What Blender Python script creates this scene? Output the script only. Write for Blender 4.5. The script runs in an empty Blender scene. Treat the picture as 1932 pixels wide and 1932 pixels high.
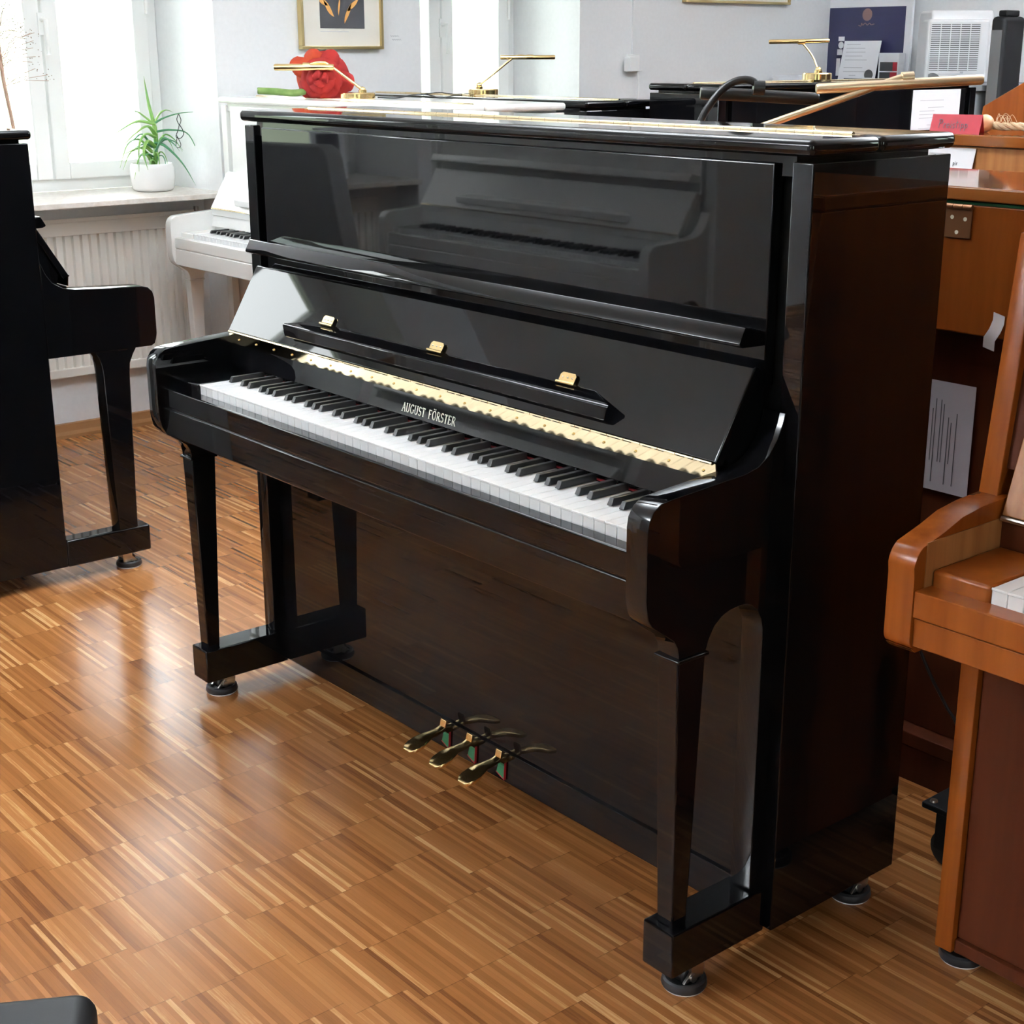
import bpy, bmesh, math, random
from mathutils import Vector, Matrix
random.seed(7)
PI = math.pi
scene = bpy.context.scene
COL = scene.collection

# ------------------------------------------------------------------ camera
cam_d = bpy.data.cameras.new('camera'); cam = bpy.data.objects.new('camera', cam_d); COL.objects.link(cam)
cam_d.sensor_fit = 'HORIZONTAL'; cam_d.sensor_width = 36.0
cam_d.lens = 2797.24 * 36.0 / 1932.0
cam_d.clip_start = .02; cam_d.clip_end = 200
_yaw, _pitch, _roll = .8788, -.3005, -.0023
_f = Vector((-math.sin(_yaw) * math.cos(_pitch), math.cos(_yaw) * math.cos(_pitch), math.sin(_pitch)))
_r = Vector((math.cos(_yaw), math.sin(_yaw), 0)); _u = _r.cross(_f)
_r, _u = _r * math.cos(_roll) + _u * math.sin(_roll), _u * math.cos(_roll) - _r * math.sin(_roll)
_m = Matrix((_r, _u, -_f)).transposed().to_4x4(); _m.translation = Vector((2.0369, -1.3844, 1.354))
cam.matrix_world = _m
scene.camera = cam

# ------------------------------------------------------------------ world, daylight, exposure
SKY = 5.0
EXPOSURE = 1.42
FILL_UPLIGHT = 300.0  # power of the added fill lights under the ceiling
world = bpy.data.worlds.new('daylight'); scene.world = world; world.use_nodes = True
wn, wl = world.node_tree.nodes, world.node_tree.links
wn.clear()
w_out = wn.new('ShaderNodeOutputWorld'); w_bg = wn.new('ShaderNodeBackground')
w_tc = wn.new('ShaderNodeTexCoord'); w_sep = wn.new('ShaderNodeSeparateXYZ'); w_no = wn.new('ShaderNodeTexNoise')
w_add = wn.new('ShaderNodeMath'); w_add.operation = 'MULTIPLY_ADD'; w_add.inputs[1].default_value = .16
w_ramp = wn.new('ShaderNodeValToRGB')
w_no.inputs['Scale'].default_value = 9; w_no.inputs['Detail'].default_value = 5
e = w_ramp.color_ramp.elements
e[0].position = .03; e[0].color = (.30, .34, .26, 1)
e[1].position = .34; e[1].color = (.95, .97, 1, 1)
for p, c in ((.10, (.24, .31, .22, 1)), (.20, (.52, .62, .58, 1)), (.27, (.84, .90, .94, 1))):
    q = e.new(p); q.color = c
wl.new(w_tc.outputs['Generated'], w_sep.inputs[0]); wl.new(w_tc.outputs['Generated'], w_no.inputs['Vector'])
wl.new(w_no.outputs['Fac'], w_add.inputs[0]); wl.new(w_sep.outputs['Z'], w_add.inputs[2])
wl.new(w_add.outputs[0], w_ramp.inputs[0]); wl.new(w_ramp.outputs[0], w_bg.inputs['Color'])
w_bg.inputs['Strength'].default_value = SKY; wl.new(w_bg.outputs[0], w_out.inputs[0])
vs = scene.view_settings
vs.view_transform = 'Standard'; vs.look = 'None'; vs.gamma = 1.0; vs.use_curve_mapping = False; vs.exposure = EXPOSURE
scene.cycles.max_bounces = 10; scene.cycles.diffuse_bounces = 6; scene.cycles.glossy_bounces = 6; scene.cycles.transparent_max_bounces = 12
scene.cycles.use_denoising = True

WALL = -3.12            # room side of the left wall
ROOM_R, ROOM_B, ROOM_F, ROOM_H = 4.3, 5.083, -4.7, 2.75
REVEAL = .48            # depth of the window niches
W_Z0, W_Z1 = .846, 2.42
# windows: (position of the pane's middle, turn, width); local +y points into the room
WINDOWS = [((WALL - REVEAL, -1.41), -PI / 2, 1.12), ((WALL - REVEAL, .979), -PI / 2, .958), ((WALL - REVEAL, 2.8475), -PI / 2, .881),
           ((2.9, ROOM_F - REVEAL), 0, 1.5), ((ROOM_R + REVEAL, -1.6), PI / 2, 1.5), ((3.2, ROOM_B + REVEAL), PI, 1.2)]  # front, right and back windows are unseen, put in for fill light
for (wx, wy), wr, ww in WINDOWS:
    l = bpy.data.lights.new('window_portal', 'AREA'); l.shape = 'RECTANGLE'; l.size = ww; l.size_y = W_Z1 - W_Z0
    l.cycles.is_portal = True
    o = bpy.data.objects.new('window_portal', l); COL.objects.link(o)
    o.location = (wx + .09 * math.sin(wr), wy - .09 * math.cos(wr), (W_Z0 + W_Z1) / 2); o.rotation_euler = (PI / 2, 0, wr + PI)

# ------------------------------------------------------------------ materials
def mat(name, color, rough=.5, metal=0.0, ior=1.5, coat=0.0, spec=.5):
    m = bpy.data.materials.new(name); m.use_nodes = True
    b = m.node_tree.nodes['Principled BSDF']
    b.inputs['Base Color'].default_value = (*color, 1); b.inputs['Roughness'].default_value = rough
    b.inputs['Metallic'].default_value = metal; b.inputs['IOR'].default_value = ior
    b.inputs['Coat Weight'].default_value = coat; b.inputs['Coat Roughness'].default_value = .04
    b.inputs['Specular IOR Level'].default_value = spec
    return m
def nodes(m): return m.node_tree.nodes, m.node_tree.links, m.node_tree.nodes['Principled BSDF']
def mth(n, l, op, a, b=None, c=None):
    x = n.new('ShaderNodeMath'); x.operation = op
    for i, v in enumerate((a, b, c)):
        if v is None: continue
        if isinstance(v, (int, float)): x.inputs[i].default_value = v
        else: l.new(v, x.inputs[i])
    return x.outputs[0]
def ramp(n, l, fac, stops):
    r = n.new('ShaderNodeValToRGB'); el = r.color_ramp.elements
    el[0].position, el[0].color = stops[0][0], (*stops[0][1], 1); el[1].position, el[1].color = stops[-1][0], (*stops[-1][1], 1)
    for p, c in stops[1:-1]:
        q = el.new(p); q.color = (*c, 1)
    l.new(fac, r.inputs[0]); return r.outputs[0]
def noisy(name, c0, c1, scale, rough=.5, stretch=(1, 1, 1), bump=0.0, coat=0.0, detail=4, spec=.5):
    """material whose colour wanders between two tones along a stretched noise"""
    m = mat(name, c0, rough, coat=coat, spec=spec); n, l, b = nodes(m)
    tc = n.new('ShaderNodeTexCoord'); mp = n.new('ShaderNodeMapping'); mp.inputs['Scale'].default_value = stretch
    no = n.new('ShaderNodeTexNoise'); no.inputs['Scale'].default_value = scale; no.inputs['Detail'].default_value = detail
    l.new(tc.outputs['Object'], mp.inputs[0]); l.new(mp.outputs[0], no.inputs['Vector'])
    l.new(ramp(n, l, no.outputs['Fac'], [(.3, c0), (.7, c1)]), b.inputs['Base Color'])
    if bump:
        bp = n.new('ShaderNodeBump'); bp.inputs['Strength'].default_value = bump; bp.inputs['Distance'].default_value = .002
        l.new(no.outputs['Fac'], bp.inputs['Height']); l.new(bp.outputs[0], b.inputs['Normal'])
    return m
M = {}
M['black'] = mat('black_polyester', (.0025, .0025, .003), .025, ior=1.37)
M['black_satin'] = mat('black_satin', (.010, .010, .011), .34, spec=.35)
M['black_key'] = mat('black_key', (.014, .014, .015), .36)
M['matt_black'] = mat('matt_black', (.006, .006, .007), .6, spec=.2)
M['seat'] = mat('black_leather', (.006, .006, .007), .45, spec=.25)
M['rubber'] = mat('black_plastic', (.016, .016, .018), .4)
M['white_key'] = mat('white_key', (.80, .81, .82), .14)
M['white_lac'] = mat('white_polyester', (.83, .83, .81), .12)
M['brass'] = mat('brass', (.90, .68, .34), .17, 1.0)
M['brass_pol'] = mat('polished_brass', (.93, .76, .48), .07, 1.0)
M['brass_mat'] = mat('matt_brass', (.74, .60, .42), .36, 1.0)
M['pale_print'] = mat('pale_gold_print', (.78, .74, .62), .45)
M['steel'] = mat('steel', (.55, .52, .48), .28, 1.0)
M['red_felt'] = noisy('red_felt', (.22, .006, .009), (.30, .010, .015), 900, .9)
M['green_felt'] = noisy('green_felt', (.006, .065, .022), (.010, .10, .038), 700, .9)
M['wall'] = noisy('wall_paint', (.77, .785, .80), (.80, .815, .83), 60, .75, bump=.12)
M['ceiling'] = noisy('ceiling_paint', (.80, .80, .79), (.83, .83, .82), 30, .8)
M['upvc'] = mat('white_window_frame', (.86, .87, .87), .3)
M['radiator'] = mat('radiator_enamel', (.80, .78, .73), .3)
M['stone'] = noisy('sill_stone', (.62, .56, .50), (.76, .71, .66), 45, .22)
M['paper'] = mat('paper', (.84, .86, .90), .7)
M['paper_shaded'] = mat('shaded_paper', (.50, .48, .53), .7)  # sheet tone darkened: shade between the pianos is put into its colour
M['ink'] = mat('ink', (.10, .10, .12), .7)
M['ink_pale'] = mat('pale_ink', (.55, .56, .60), .7)
M['red_card'] = noisy('red_card', (.31, .005, .018), (.36, .008, .024), 40, .6)
M['pot'] = mat('white_ceramic', (.84, .84, .84), .2)
M['leaf'] = noisy('leaf', (.10, .30, .07), (.30, .48, .12), 14, .45)
M['leaf_dark'] = noisy('dark_leaf', (.05, .20, .10), (.10, .30, .14), 14, .45)
M['twig'] = noisy('dry_stem', (.36, .22, .16), (.50, .34, .26), 30, .8)
M['seed'] = mat('dry_seed', (.22, .14, .09), .8)
M['screen'] = noisy('grey_felt', (.20, .20, .20), (.24, .24, .235), 300, .9)
M['petal'] = noisy('red_petal', (.20, .003, .005), (.36, .012, .006), 12, .85)
M['petal_orange'] = noisy('orange_petal', (.32, .020, .006), (.46, .055, .010), 14, .85)
M['stem'] = noisy('flower_stem', (.14, .25, .06), (.22, .33, .10), 30, .85)
M['mount'] = mat('picture_mount', (.78, .75, .68), .8)
M['print_dark'] = mat('dark_print', (.045, .045, .05), .7)
M['print_orange'] = mat('orange_print', (.72, .36, .10), .7)
M['gold_frame'] = mat('gold_frame', (.62, .50, .25), .3, 1.0)
M['poster'] = noisy('dark_blue_poster', (.016, .016, .05), (.022, .022, .075), 3, .45)
M['poster_logo'] = mat('copper_print', (.26, .15, .13), .5)
M['grey_cab'] = mat('grey_laminate', (.20, .21, .22), .5)
M['appliance'] = mat('white_appliance', (.80, .81, .83), .35)
M['vent_dark'] = mat('vent_dark', (.10, .10, .10), .6)
M['ball'] = noisy('wooden_ball', (.62, .38, .20), (.70, .46, .27), 30, .5)
M['rope'] = noisy('rope', (.48, .36, .22), (.62, .48, .32), 120, .9)
M['bronze'] = mat('bronze', (.24, .105, .045), .42, .55)
M['wood'] = noisy('cherry_wood', (.165, .036, .0045), (.25, .064, .0095), 3.0, .26, (14, 14, .6), detail=7, spec=.22)
M['wood_light'] = noisy('light_wood', (.24, .088, .024), (.36, .150, .050), 3.0, .36, (18, 18, .7), detail=7, spec=.3)
M['wood_h'] = noisy('cherry_wood_horizontal', (.17, .039, .005), (.255, .068, .0105), 3.0, .28, (9, 9, .9), detail=7, spec=.22)
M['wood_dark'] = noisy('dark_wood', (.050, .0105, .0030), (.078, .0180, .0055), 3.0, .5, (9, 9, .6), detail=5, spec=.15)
M['wood_lid'] = noisy('polished_wood', (.17, .050, .0105), (.23, .074, .017), 3.0, .04, (.7, 9, 9), detail=6)
M['oak_trim'] = noisy('oak_trim', (.24, .11, .04), (.31, .15, .06), 3.0, .35, (9, .6, 9))
def glass():
    m = bpy.data.materials.new('window_glass'); m.use_nodes = True; n, l = m.node_tree.nodes, m.node_tree.links
    n.clear(); o = n.new('ShaderNodeOutputMaterial'); mx = n.new('ShaderNodeMixShader'); t = n.new('ShaderNodeBsdfTransparent')
    g = n.new('ShaderNodeBsdfGlossy'); g.inputs['Roughness'].default_value = .01; f = n.new('ShaderNodeFresnel'); f.inputs[0].default_value = 1.35
    t.inputs[0].default_value = (.96, .98, .97, 1)
    l.new(f.outputs[0], mx.inputs[0]); l.new(t.outputs[0], mx.inputs[1]); l.new(g.outputs[0], mx.inputs[2]); l.new(mx.outputs[0], o.inputs[0])
    return m
M['glass'] = glass()
M['wall_grey'] = noisy('grey_wall_paint', (.27, .275, .29), (.30, .305, .32), 60, .75)
M['wall_wood'] = noisy('dark_wall_panelling', (.045, .025, .016), (.065, .036, .022), 3.0, .5, (6, 6, .5))
M['cloth'] = noisy('grey_cloth', (.38, .38, .37), (.44, .44, .43), 300, .9)
def tape_mat():
    m = mat('clear_tape', (.75, .72, .74), .3); n, l, b = nodes(m); b.inputs['Alpha'].default_value = .55; return m
M['tape'] = tape_mat()
def parquet():
    m = mat('oak_industrial_parquet', (.4, .18, .06), .24, spec=.5); n, l, b = nodes(m)
    g = n.new('ShaderNodeNewGeometry'); s = n.new('ShaderNodeSeparateXYZ'); l.new(g.outputs['Position'], s.inputs[0])
    X, Y = s.outputs['X'], s.outputs['Y']
    by = mth(n, l, 'FLOOR', mth(n, l, 'DIVIDE', Y, .0924))
    wb = n.new('ShaderNodeTexWhiteNoise'); wb.noise_dimensions = '1D'; l.new(by, wb.inputs['W'])
    u = mth(n, l, 'ADD', mth(n, l, 'DIVIDE', X, .162), mth(n, l, 'MULTIPLY', wb.outputs['Value'], .8))
    iu = mth(n, l, 'FLOOR', u); fu = mth(n, l, 'FRACT', u)
    v = mth(n, l, 'DIVIDE', Y, .0084); iv = mth(n, l, 'FLOOR', v); fv = mth(n, l, 'FRACT', v)
    cb = n.new('ShaderNodeCombineXYZ'); l.new(iu, cb.inputs[0]); l.new(iv, cb.inputs[1])
    wn_ = n.new('ShaderNodeTexWhiteNoise'); wn_.noise_dimensions = '2D'; l.new(cb.outputs[0], wn_.inputs['Vector'])
    cb2 = n.new('ShaderNodeCombineXYZ'); l.new(iu, cb2.inputs[0]); l.new(by, cb2.inputs[1])
    wk = n.new('ShaderNodeTexWhiteNoise'); wk.noise_dimensions = '2D'; l.new(cb2.outputs[0], wk.inputs['Vector'])
    mp = n.new('ShaderNodeMapping'); mp.inputs['Scale'].default_value = (14, 330, 1); l.new(g.outputs['Position'], mp.inputs[0])
    no = n.new('ShaderNodeTexNoise'); no.inputs['Scale'].default_value = 1; no.inputs['Detail'].default_value = 8; no.inputs['Roughness'].default_value = .7; l.new(mp.outputs[0], no.inputs['Vector'])
    big = n.new('ShaderNodeTexNoise'); big.inputs['Scale'].default_value = 1.7; l.new(g.outputs['Position'], big.inputs['Vector'])
    fac = mth(n, l, 'ADD', mth(n, l, 'MULTIPLY', wn_.outputs['Value'], .86), mth(n, l, 'MULTIPLY', wk.outputs['Value'], .10))
    fac = mth(n, l, 'ADD', fac, mth(n, l, 'MULTIPLY', mth(n, l, 'SUBTRACT', no.outputs['Fac'], .5), .50))
    fac = mth(n, l, 'ADD', fac, mth(n, l, 'MULTIPLY', mth(n, l, 'SUBTRACT', big.outputs['Fac'], .5), .25))
    col = ramp(n, l, fac, [(0, (.125, .042, .012)), (.16, (.205, .075, .022)), (.5, (.265, .104, .032)), (.8, (.31, .130, .041)), (.88, (.40, .195, .074)), (1, (.53, .31, .14))])
    joint = mth(n, l, 'LESS_THAN', fu, .009); seam = mth(n, l, 'LESS_THAN', fv, .06)
    dk = mth(n, l, 'SUBTRACT', 1.0, mth(n, l, 'ADD', mth(n, l, 'MULTIPLY', joint, .38), mth(n, l, 'MULTIPLY', seam, .16)))
    mx = n.new('ShaderNodeMix'); mx.data_type = 'RGBA'; mx.blend_type = 'MULTIPLY'; mx.inputs['Factor'].default_value = 1
    l.new(col, mx.inputs['A']); cc = n.new('ShaderNodeCombineColor')
    for i in range(3): l.new(dk, cc.inputs[i])
    l.new(cc.outputs[0], mx.inputs['B']); l.new(mx.outputs['Result'], b.inputs['Base Color'])
    l.new(mth(n, l, 'ADD', mth(n, l, 'MULTIPLY', no.outputs['Fac'], .10), .18), b.inputs['Roughness'])
    return m
M['floor'] = parquet()

# ------------------------------------------------------------------ mesh helpers
class MB:
    def __init__(s): s.v = []; s.f = []
    def add(s, vs, fs):
        o = len(s.v); s.v += [tuple(p) for p in vs]; s.f += [tuple(i + o for i in f) for f in fs]; return s
    def box(s, x0, x1, y0, y1, z0, z1):
        return s.add([(x, y, z) for z in (z0, z1) for y in (y0, y1) for x in (x0, x1)],
                     [(0, 2, 3, 1), (4, 5, 7, 6), (0, 1, 5, 4), (2, 6, 7, 3), (0, 4, 6, 2), (1, 3, 7, 5)])
    def hexa(s, a, b):
        """two quads (lists of 4 points) joined into a block"""
        return s.add(list(a) + list(b), [(3, 2, 1, 0), (4, 5, 6, 7), (0, 1, 5, 4), (1, 2, 6, 5), (2, 3, 7, 6), (3, 0, 4, 7)])
    def prism(s, poly, axis, a0, a1):
        n = len(poly)
        def P(p, a): return (a, p[0], p[1]) if axis == 'x' else (p[0], a, p[1]) if axis == 'y' else (p[0], p[1], a)
        return s.add([P(p, a0) for p in poly] + [P(p, a1) for p in poly],
                     [tuple(range(n))[::-1], tuple(range(n, 2 * n))] + [(i, (i + 1) % n, n + (i + 1) % n, n + i) for i in range(n)])
    def tube(s, path, r, n=12, caps=True, flat=1.0):
        P = [Vector(p) for p in path]; R = r if isinstance(r, (list, tuple)) else [r] * len(P)
        up = Vector((0, 0, 1)); rings = []; prev = None
        for i, p in enumerate(P):
            t = (P[min(i + 1, len(P) - 1)] - P[max(i - 1, 0)]).normalized()
            if prev is None:
                a = t.cross(up)
                if a.length < 1e-3: a = t.cross(Vector((1, 0, 0)))
            else: a = prev - t * prev.dot(t)
            a.normalize(); b = t.cross(a); prev = a
            rings.append([p + (a * math.cos(2 * PI * k / n) + b * math.sin(2 * PI * k / n) * flat) * R[i] for k in range(n)])
        vs = [q for rg in rings for q in rg]; fs = []
        for i in range(len(P) - 1):
            for k in range(n): fs.append((i * n + k, i * n + (k + 1) % n, (i + 1) * n + (k + 1) % n, (i + 1) * n + k))
        if caps: fs += [tuple(range(n))[::-1], tuple(range((len(P) - 1) * n, len(P) * n))]
        return s.add(vs, fs)
    def lathe(s, prof, c=(0, 0, 0), n=28, axis='z'):
        vs = []
        for r, h in prof:
            for k in range(n):
                a, b = r * math.cos(2 * PI * k / n), r * math.sin(2 * PI * k / n)
                q = (a, b, h) if axis == 'z' else (h, a, b) if axis == 'x' else (b, h, a)
                vs.append((c[0] + q[0], c[1] + q[1], c[2] + q[2]))
        fs = []
        for i in range(len(prof) - 1):
            for k in range(n): fs.append((i * n + k, i * n + (k + 1) % n, (i + 1) * n + (k + 1) % n, (i + 1) * n + k))
        fs += [tuple(range(n))[::-1], tuple(range((len(prof) - 1) * n, len(prof) * n))]
        return s.add(vs, fs)
    def ball(s, c, r, n=14, sz=1.0):
        pr = [(max(1e-4, r * math.sin(PI * i / n)), -r * sz * math.cos(PI * i / n)) for i in range(n + 1)]
        return s.lathe(pr, c, n * 2)
    def sheet(s, rows, thick=0.0):
        """grid of points -> a sheet, thickened downwards along its own normals by a solidify later"""
        n = len(rows[0]); vs = [q for r in rows for q in r]
        return s.add(vs, [(i * n + k, i * n + k + 1, (i + 1) * n + k + 1, (i + 1) * n + k) for i in range(len(rows) - 1) for k in range(n - 1)])
    def mesh(s, name, m, bevel=0.0, seg=2, smooth=38, ang=35):
        me = bpy.data.meshes.new(name); me.from_pydata(s.v, [], s.f)
        bm = bmesh.new(); bm.from_mesh(me); bmesh.ops.recalc_face_normals(bm, faces=bm.faces)
        if bevel:
            ed = [e for e in bm.edges if len(e.link_faces) == 2 and e.calc_face_angle(0) > math.radians(ang)]
            r = bmesh.ops.bevel(bm, geom=ed, offset=bevel, segments=seg, profile=.5, affect='EDGES', clamp_overlap=True)
            rounded = set(r['faces'])
        else: rounded = set()
        # plane faces stay flat shaded, curved runs and rounded edges are smooth
        for f in bm.faces:
            f.smooth = f in rounded or any(g is not f and g not in rounded and math.radians(.4) < f.normal.angle(g.normal, 0) < math.radians(smooth) for e in f.edges for g in e.link_faces)
        for e in bm.edges: e.smooth = len(e.link_faces) == 2 and e.calc_face_angle(0) < math.radians(smooth)
        bm.to_mesh(me); bm.free()
        me.materials.append(m); return me
    def obj(s, name, m, parent=None, bevel=0.0, seg=2, smooth=38, solid=0.0):
        o = bpy.data.objects.new(name, s.mesh(name, m, bevel, seg, smooth)); COL.objects.link(o)
        if parent: o.parent = parent
        if solid:
            md = o.modifiers.new('thickness', 'SOLIDIFY'); md.thickness = solid; md.offset = 0
        return o
def tag(o, label, cat, group=None, kind=None):
    if label: o['label'] = label
    if cat: o['category'] = cat
    if group: o['group'] = group
    if kind: o['kind'] = kind
    return o
def thing(name, label, cat, loc=(0, 0, 0), rz=0.0, group=None):
    o = bpy.data.objects.new(name, None); o.empty_display_size = .1; COL.objects.link(o)
    o.location = loc; o.rotation_euler = (0, 0, rz)
    return tag(o, label, cat, group)
def struct(o): o['kind'] = 'structure'; return o
def inst(name, me, parent, loc=(0, 0, 0), rz=0.0):
    o = bpy.data.objects.new(name, me); COL.objects.link(o); o.parent = parent; o.location = loc; o.rotation_euler = (0, 0, rz); return o
def arc(cx, cy, r, a0, a1, n=6): return [(cx + r * math.cos(math.radians(a0 + (a1 - a0) * i / n)), cy + r * math.sin(math.radians(a0 + (a1 - a0) * i / n))) for i in range(n + 1)]
def smooth_path(pts, k=6):
    P = [Vector(p) for p in pts]; out = []
    for i in range(len(P) - 1):
        a, b, c, d = P[max(i - 1, 0)], P[i], P[i + 1], P[min(i + 2, len(P) - 1)]
        for j in range(k):
            t = j / k; out.append(.5 * ((2 * b) + (c - a) * t + (2 * a - 5 * b + 4 * c - d) * t * t + (3 * b - a - 3 * c + d) * t ** 3))
    return out + [P[-1]]

# ---- lettering made of strokes: (points, width factor, serif at start, serif at end) in a unit-high box
def A_(cx, cy, rx, ry, a0, a1, n=8): return [(cx + rx * math.cos(math.radians(a0 + (a1 - a0) * i / n)), cy + ry * math.sin(math.radians(a0 + (a1 - a0) * i / n))) for i in range(n + 1)]
GL = {
 'A': (.62, [([(.02, 0), (.31, 1)], .5, 1, 0), ([(.31, 1), (.60, 0)], 1, 0, 1), ([(.12, .36), (.49, .36)], .5, 0, 0)]),
 'U': (.66, [([(.1, 1), (.1, .28)] + A_(.33, .28, .23, .27, 180, 360) + [(.56, 1)], .8, 1, 1)]),
 'G': (.66, [(A_(.36, .5, .32, .5, 50, 330, 14), .85, 0, 0), ([(.62, .42), (.62, .08)], .9, 1, 0)]),
 'S': (.48, [(A_(.24, .74, .19, .25, 30, 250, 9) + A_(.24, .26, .20, .26, 70, -150, 9), .85, 0, 0)]),
 'T': (.58, [([(.29, .98), (.29, 0)], 1, 0, 1), ([(.02, .84), (.03, .98), (.55, .98), (.56, .84)], .5, 0, 0)]),
 'F': (.52, [([(.1, 1), (.1, 0)], 1, 0, 1), ([(.05, .98), (.48, .98), (.49, .84)], .5, 0, 0), ([(.1, .53), (.38, .53)], .5, 0, 0)]),
 'E': (.54, [([(.1, 1), (.1, 0)], 1, 0, 0), ([(.04, .98), (.46, .98), (.47, .84)], .5, 0, 0), ([(.1, .53), (.38, .53)], .5, 0, 0), ([(.04, .02), (.48, .02), (.50, .17)], .5, 0, 0)]),
 'O': (.72, [(A_(.36, .5, .30, .5, 0, 360, 18), .85, 0, 0)]),
 'R': (.62, [([(.1, 1), (.1, 0)], 1, 0, 1), ([(.05, .98), (.28, .98)] + A_(.28, .745, .22, .235, 90, -90, 7) + [(.1, .51)], .6, 0, 0), ([(.28, .50), (.60, 0)], .9, 0, 1)]),
 'B': (.60, [([(.1, 1), (.1, 0)], 1, 0, 0), ([(.05, .98), (.28, .98)] + A_(.28, .76, .2, .22, 90, -90, 7) + [(.1, .54)], .6, 0, 0), ([(.28, .54)] + A_(.28, .28, .25, .26, 90, -90, 7) + [(.05, .02)], .6, 0, 0)]),
 'D': (.68, [([(.1, 1), (.1, 0)], 1, 0, 0), ([(.05, .98), (.25, .98)] + A_(.25, .5, .36, .48, 90, -90, 10) + [(.05, .02)], .7, 0, 0)]),
 'K': (.64, [([(.1, 1), (.1, 0)], 1, 1, 1), ([(.56, 1), (.12, .45)], .5, 1, 0), ([(.26, .6), (.60, 0)], .9, 0, 1)]),
 'C': (.62, [(A_(.36, .5, .32, .5, 50, 310, 14), .85, 0, 0)]),
 'H': (.70, [([(.1, 1), (.1, 0)], 1, 1, 1), ([(.6, 1), (.6, 0)], 1, 1, 1), ([(.1, .52), (.6, .52)], .5, 0, 0)]),
 'I': (.30, [([(.15, 1), (.15, 0)], 1, 1, 1)]),
 'M': (.84, [([(.1, 1), (.1, 0)], .6, 1, 1), ([(.1, 1), (.42, .1), (.74, 1)], .8, 0, 0), ([(.74, 1), (.74, 0)], 1, 1, 1)]),
 'L': (.52, [([(.1, 1), (.1, 0)], 1, 1, 0), ([(.04, .02), (.48, .02), (.49, .18)], .5, 0, 0)]),
 'P': (.50, [([(.12, 1), (.10, 0)], 1, 0, 0), ([(.0, .9), (.2, 1)] + A_(.2, .76, .24, .24, 90, -90, 7) + [(.1, .5)], 1, 0, 0)]),
 'r': (.30, [([(.08, .5), (.08, 0)], 1, 0, 0), ([(.08, .34), (.18, .48), (.28, .46)], 1, 0, 0)]),
 'e': (.36, [([(.04, .26), (.30, .28)] + A_(.17, .26, .14, .24, 0, 320, 9), 1, 0, 0)]),
 'i': (.18, [([(.08, .5), (.10, 0)], 1, 0, 0), ([(.09, .68), (.10, .73)], 1, 0, 0)]),
 's': (.30, [(A_(.14, .38, .11, .12, 30, 250, 6) + A_(.14, .12, .11, .13, 70, -150, 6), 1, 0, 0)]),
 't': (.28, [([(.13, .86), (.11, .1), (.22, 0)], 1, 0, 0), ([(.0, .6), (.27, .62)], 1, 0, 0)]),
 'p': (.36, [([(.06, .5), (.06, -.3)], 1, 0, 0), (A_(.18, .26, .13, .22, 150, -170, 9), 1, 0, 0)]),
 ' ': (.42, []),
}
GL['\u00d6'] = (.72, GL['O'][1] + [([(.22, 1.16), (.22, 1.24)], 1, 0, 0), ([(.50, 1.16), (.50, 1.24)], 1, 0, 0)])
def text_width(txt, h, cond=1.0, sp=.12): return sum(GL[c][0] * cond + sp for c in txt) * h - sp * h
def lettering(mb, txt, o, right, up, h, w=.12, cond=1.0, sp=.12, lift=.0006):
    o, right, up = Vector(o), Vector(right).normalized(), Vector(up).normalized(); nrm = right.cross(up).normalized(); x = 0.0
    def quad(a, b, ww):
        d = (b - a)
        if d.length < 1e-6: return
        d.normalize(); s = d.cross(nrm) * ww * .5; a0, b0 = a - d * ww * .2, b + d * ww * .2
        q = [a0 - s, b0 - s, b0 + s, a0 + s]; mb.hexa(q, [p + nrm * lift for p in q])
    for c in txt:
        adv, sts = GL[c]
        for pts, k, s0, s1 in sts:
            P = [o + right * ((x + p[0] * cond) * h) + up * (p[1] * h) for p in pts]
            for a, b in zip(P, P[1:]): quad(a, b, w * k * h)
            for fl, p in ((s0, P[0]), (s1, P[-1])):
                if fl: quad(p - right * h * .11 * max(cond, .6), p + right * h * .11 * max(cond, .6), w * .5 * h)
        x += adv * cond + sp
    return mb
def ruled(mb, o, right, up, w, h, lines, th=.0025, lift=.0004, seed=1):
    """rows of tiny print: one thin bar per text line of random length"""
    rnd = random.Random(seed); o, right, up = Vector(o), Vector(right).normalized(), Vector(up).normalized(); n = right.cross(up)
    for i in range(lines):
        if rnd.random() < .22: continue
        y = h * (1 - (i + .5) / lines); x0 = 0 if rnd.random() < .7 else w * .25; x1 = w * rnd.uniform(.45, 1)
        q = [o + right * x0 + up * y, o + right * x1 + up * y, o + right * x1 + up * (y + th), o + right * x0 + up * (y + th)]
        mb.hexa([p + n * .0001 for p in q], [p + n * lift for p in q])
    return mb

# ------------------------------------------------------------------ the room
struct(MB().box(WALL - .7, ROOM_R + .7, ROOM_F - .7, ROOM_B + .2, -.12, 0).obj('floor', M['floor']))
struct(MB().box(WALL - .7, ROOM_R + .7, ROOM_F - .7, ROOM_B + .2, ROOM_H, ROOM_H + .15).obj('ceiling', M['ceiling']))
OUT = REVEAL + .11      # outer face of the walls, from the room side
def wall(name, length, origin, rz, openings, m=None):
    """local x along the wall, its room face at y=0, masonry towards -y"""
    w = MB(); x = 0.0
    for a, b in sorted(openings):
        w.box(x, a, -OUT, 0, 0, ROOM_H); x = b
        w.box(a, b, -OUT, 0, W_Z1, ROOM_H); w.box(a, b, -OUT, -.16, 0, W_Z0 - .02)
    w.box(x, length, -OUT, 0, 0, ROOM_H)
    o = struct(w.obj(name, m or M['wall'])); o.location = origin; o.rotation_euler = (0, 0, rz); return o
def gap(c, w): return (c - w / 2, c + w / 2)
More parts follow.
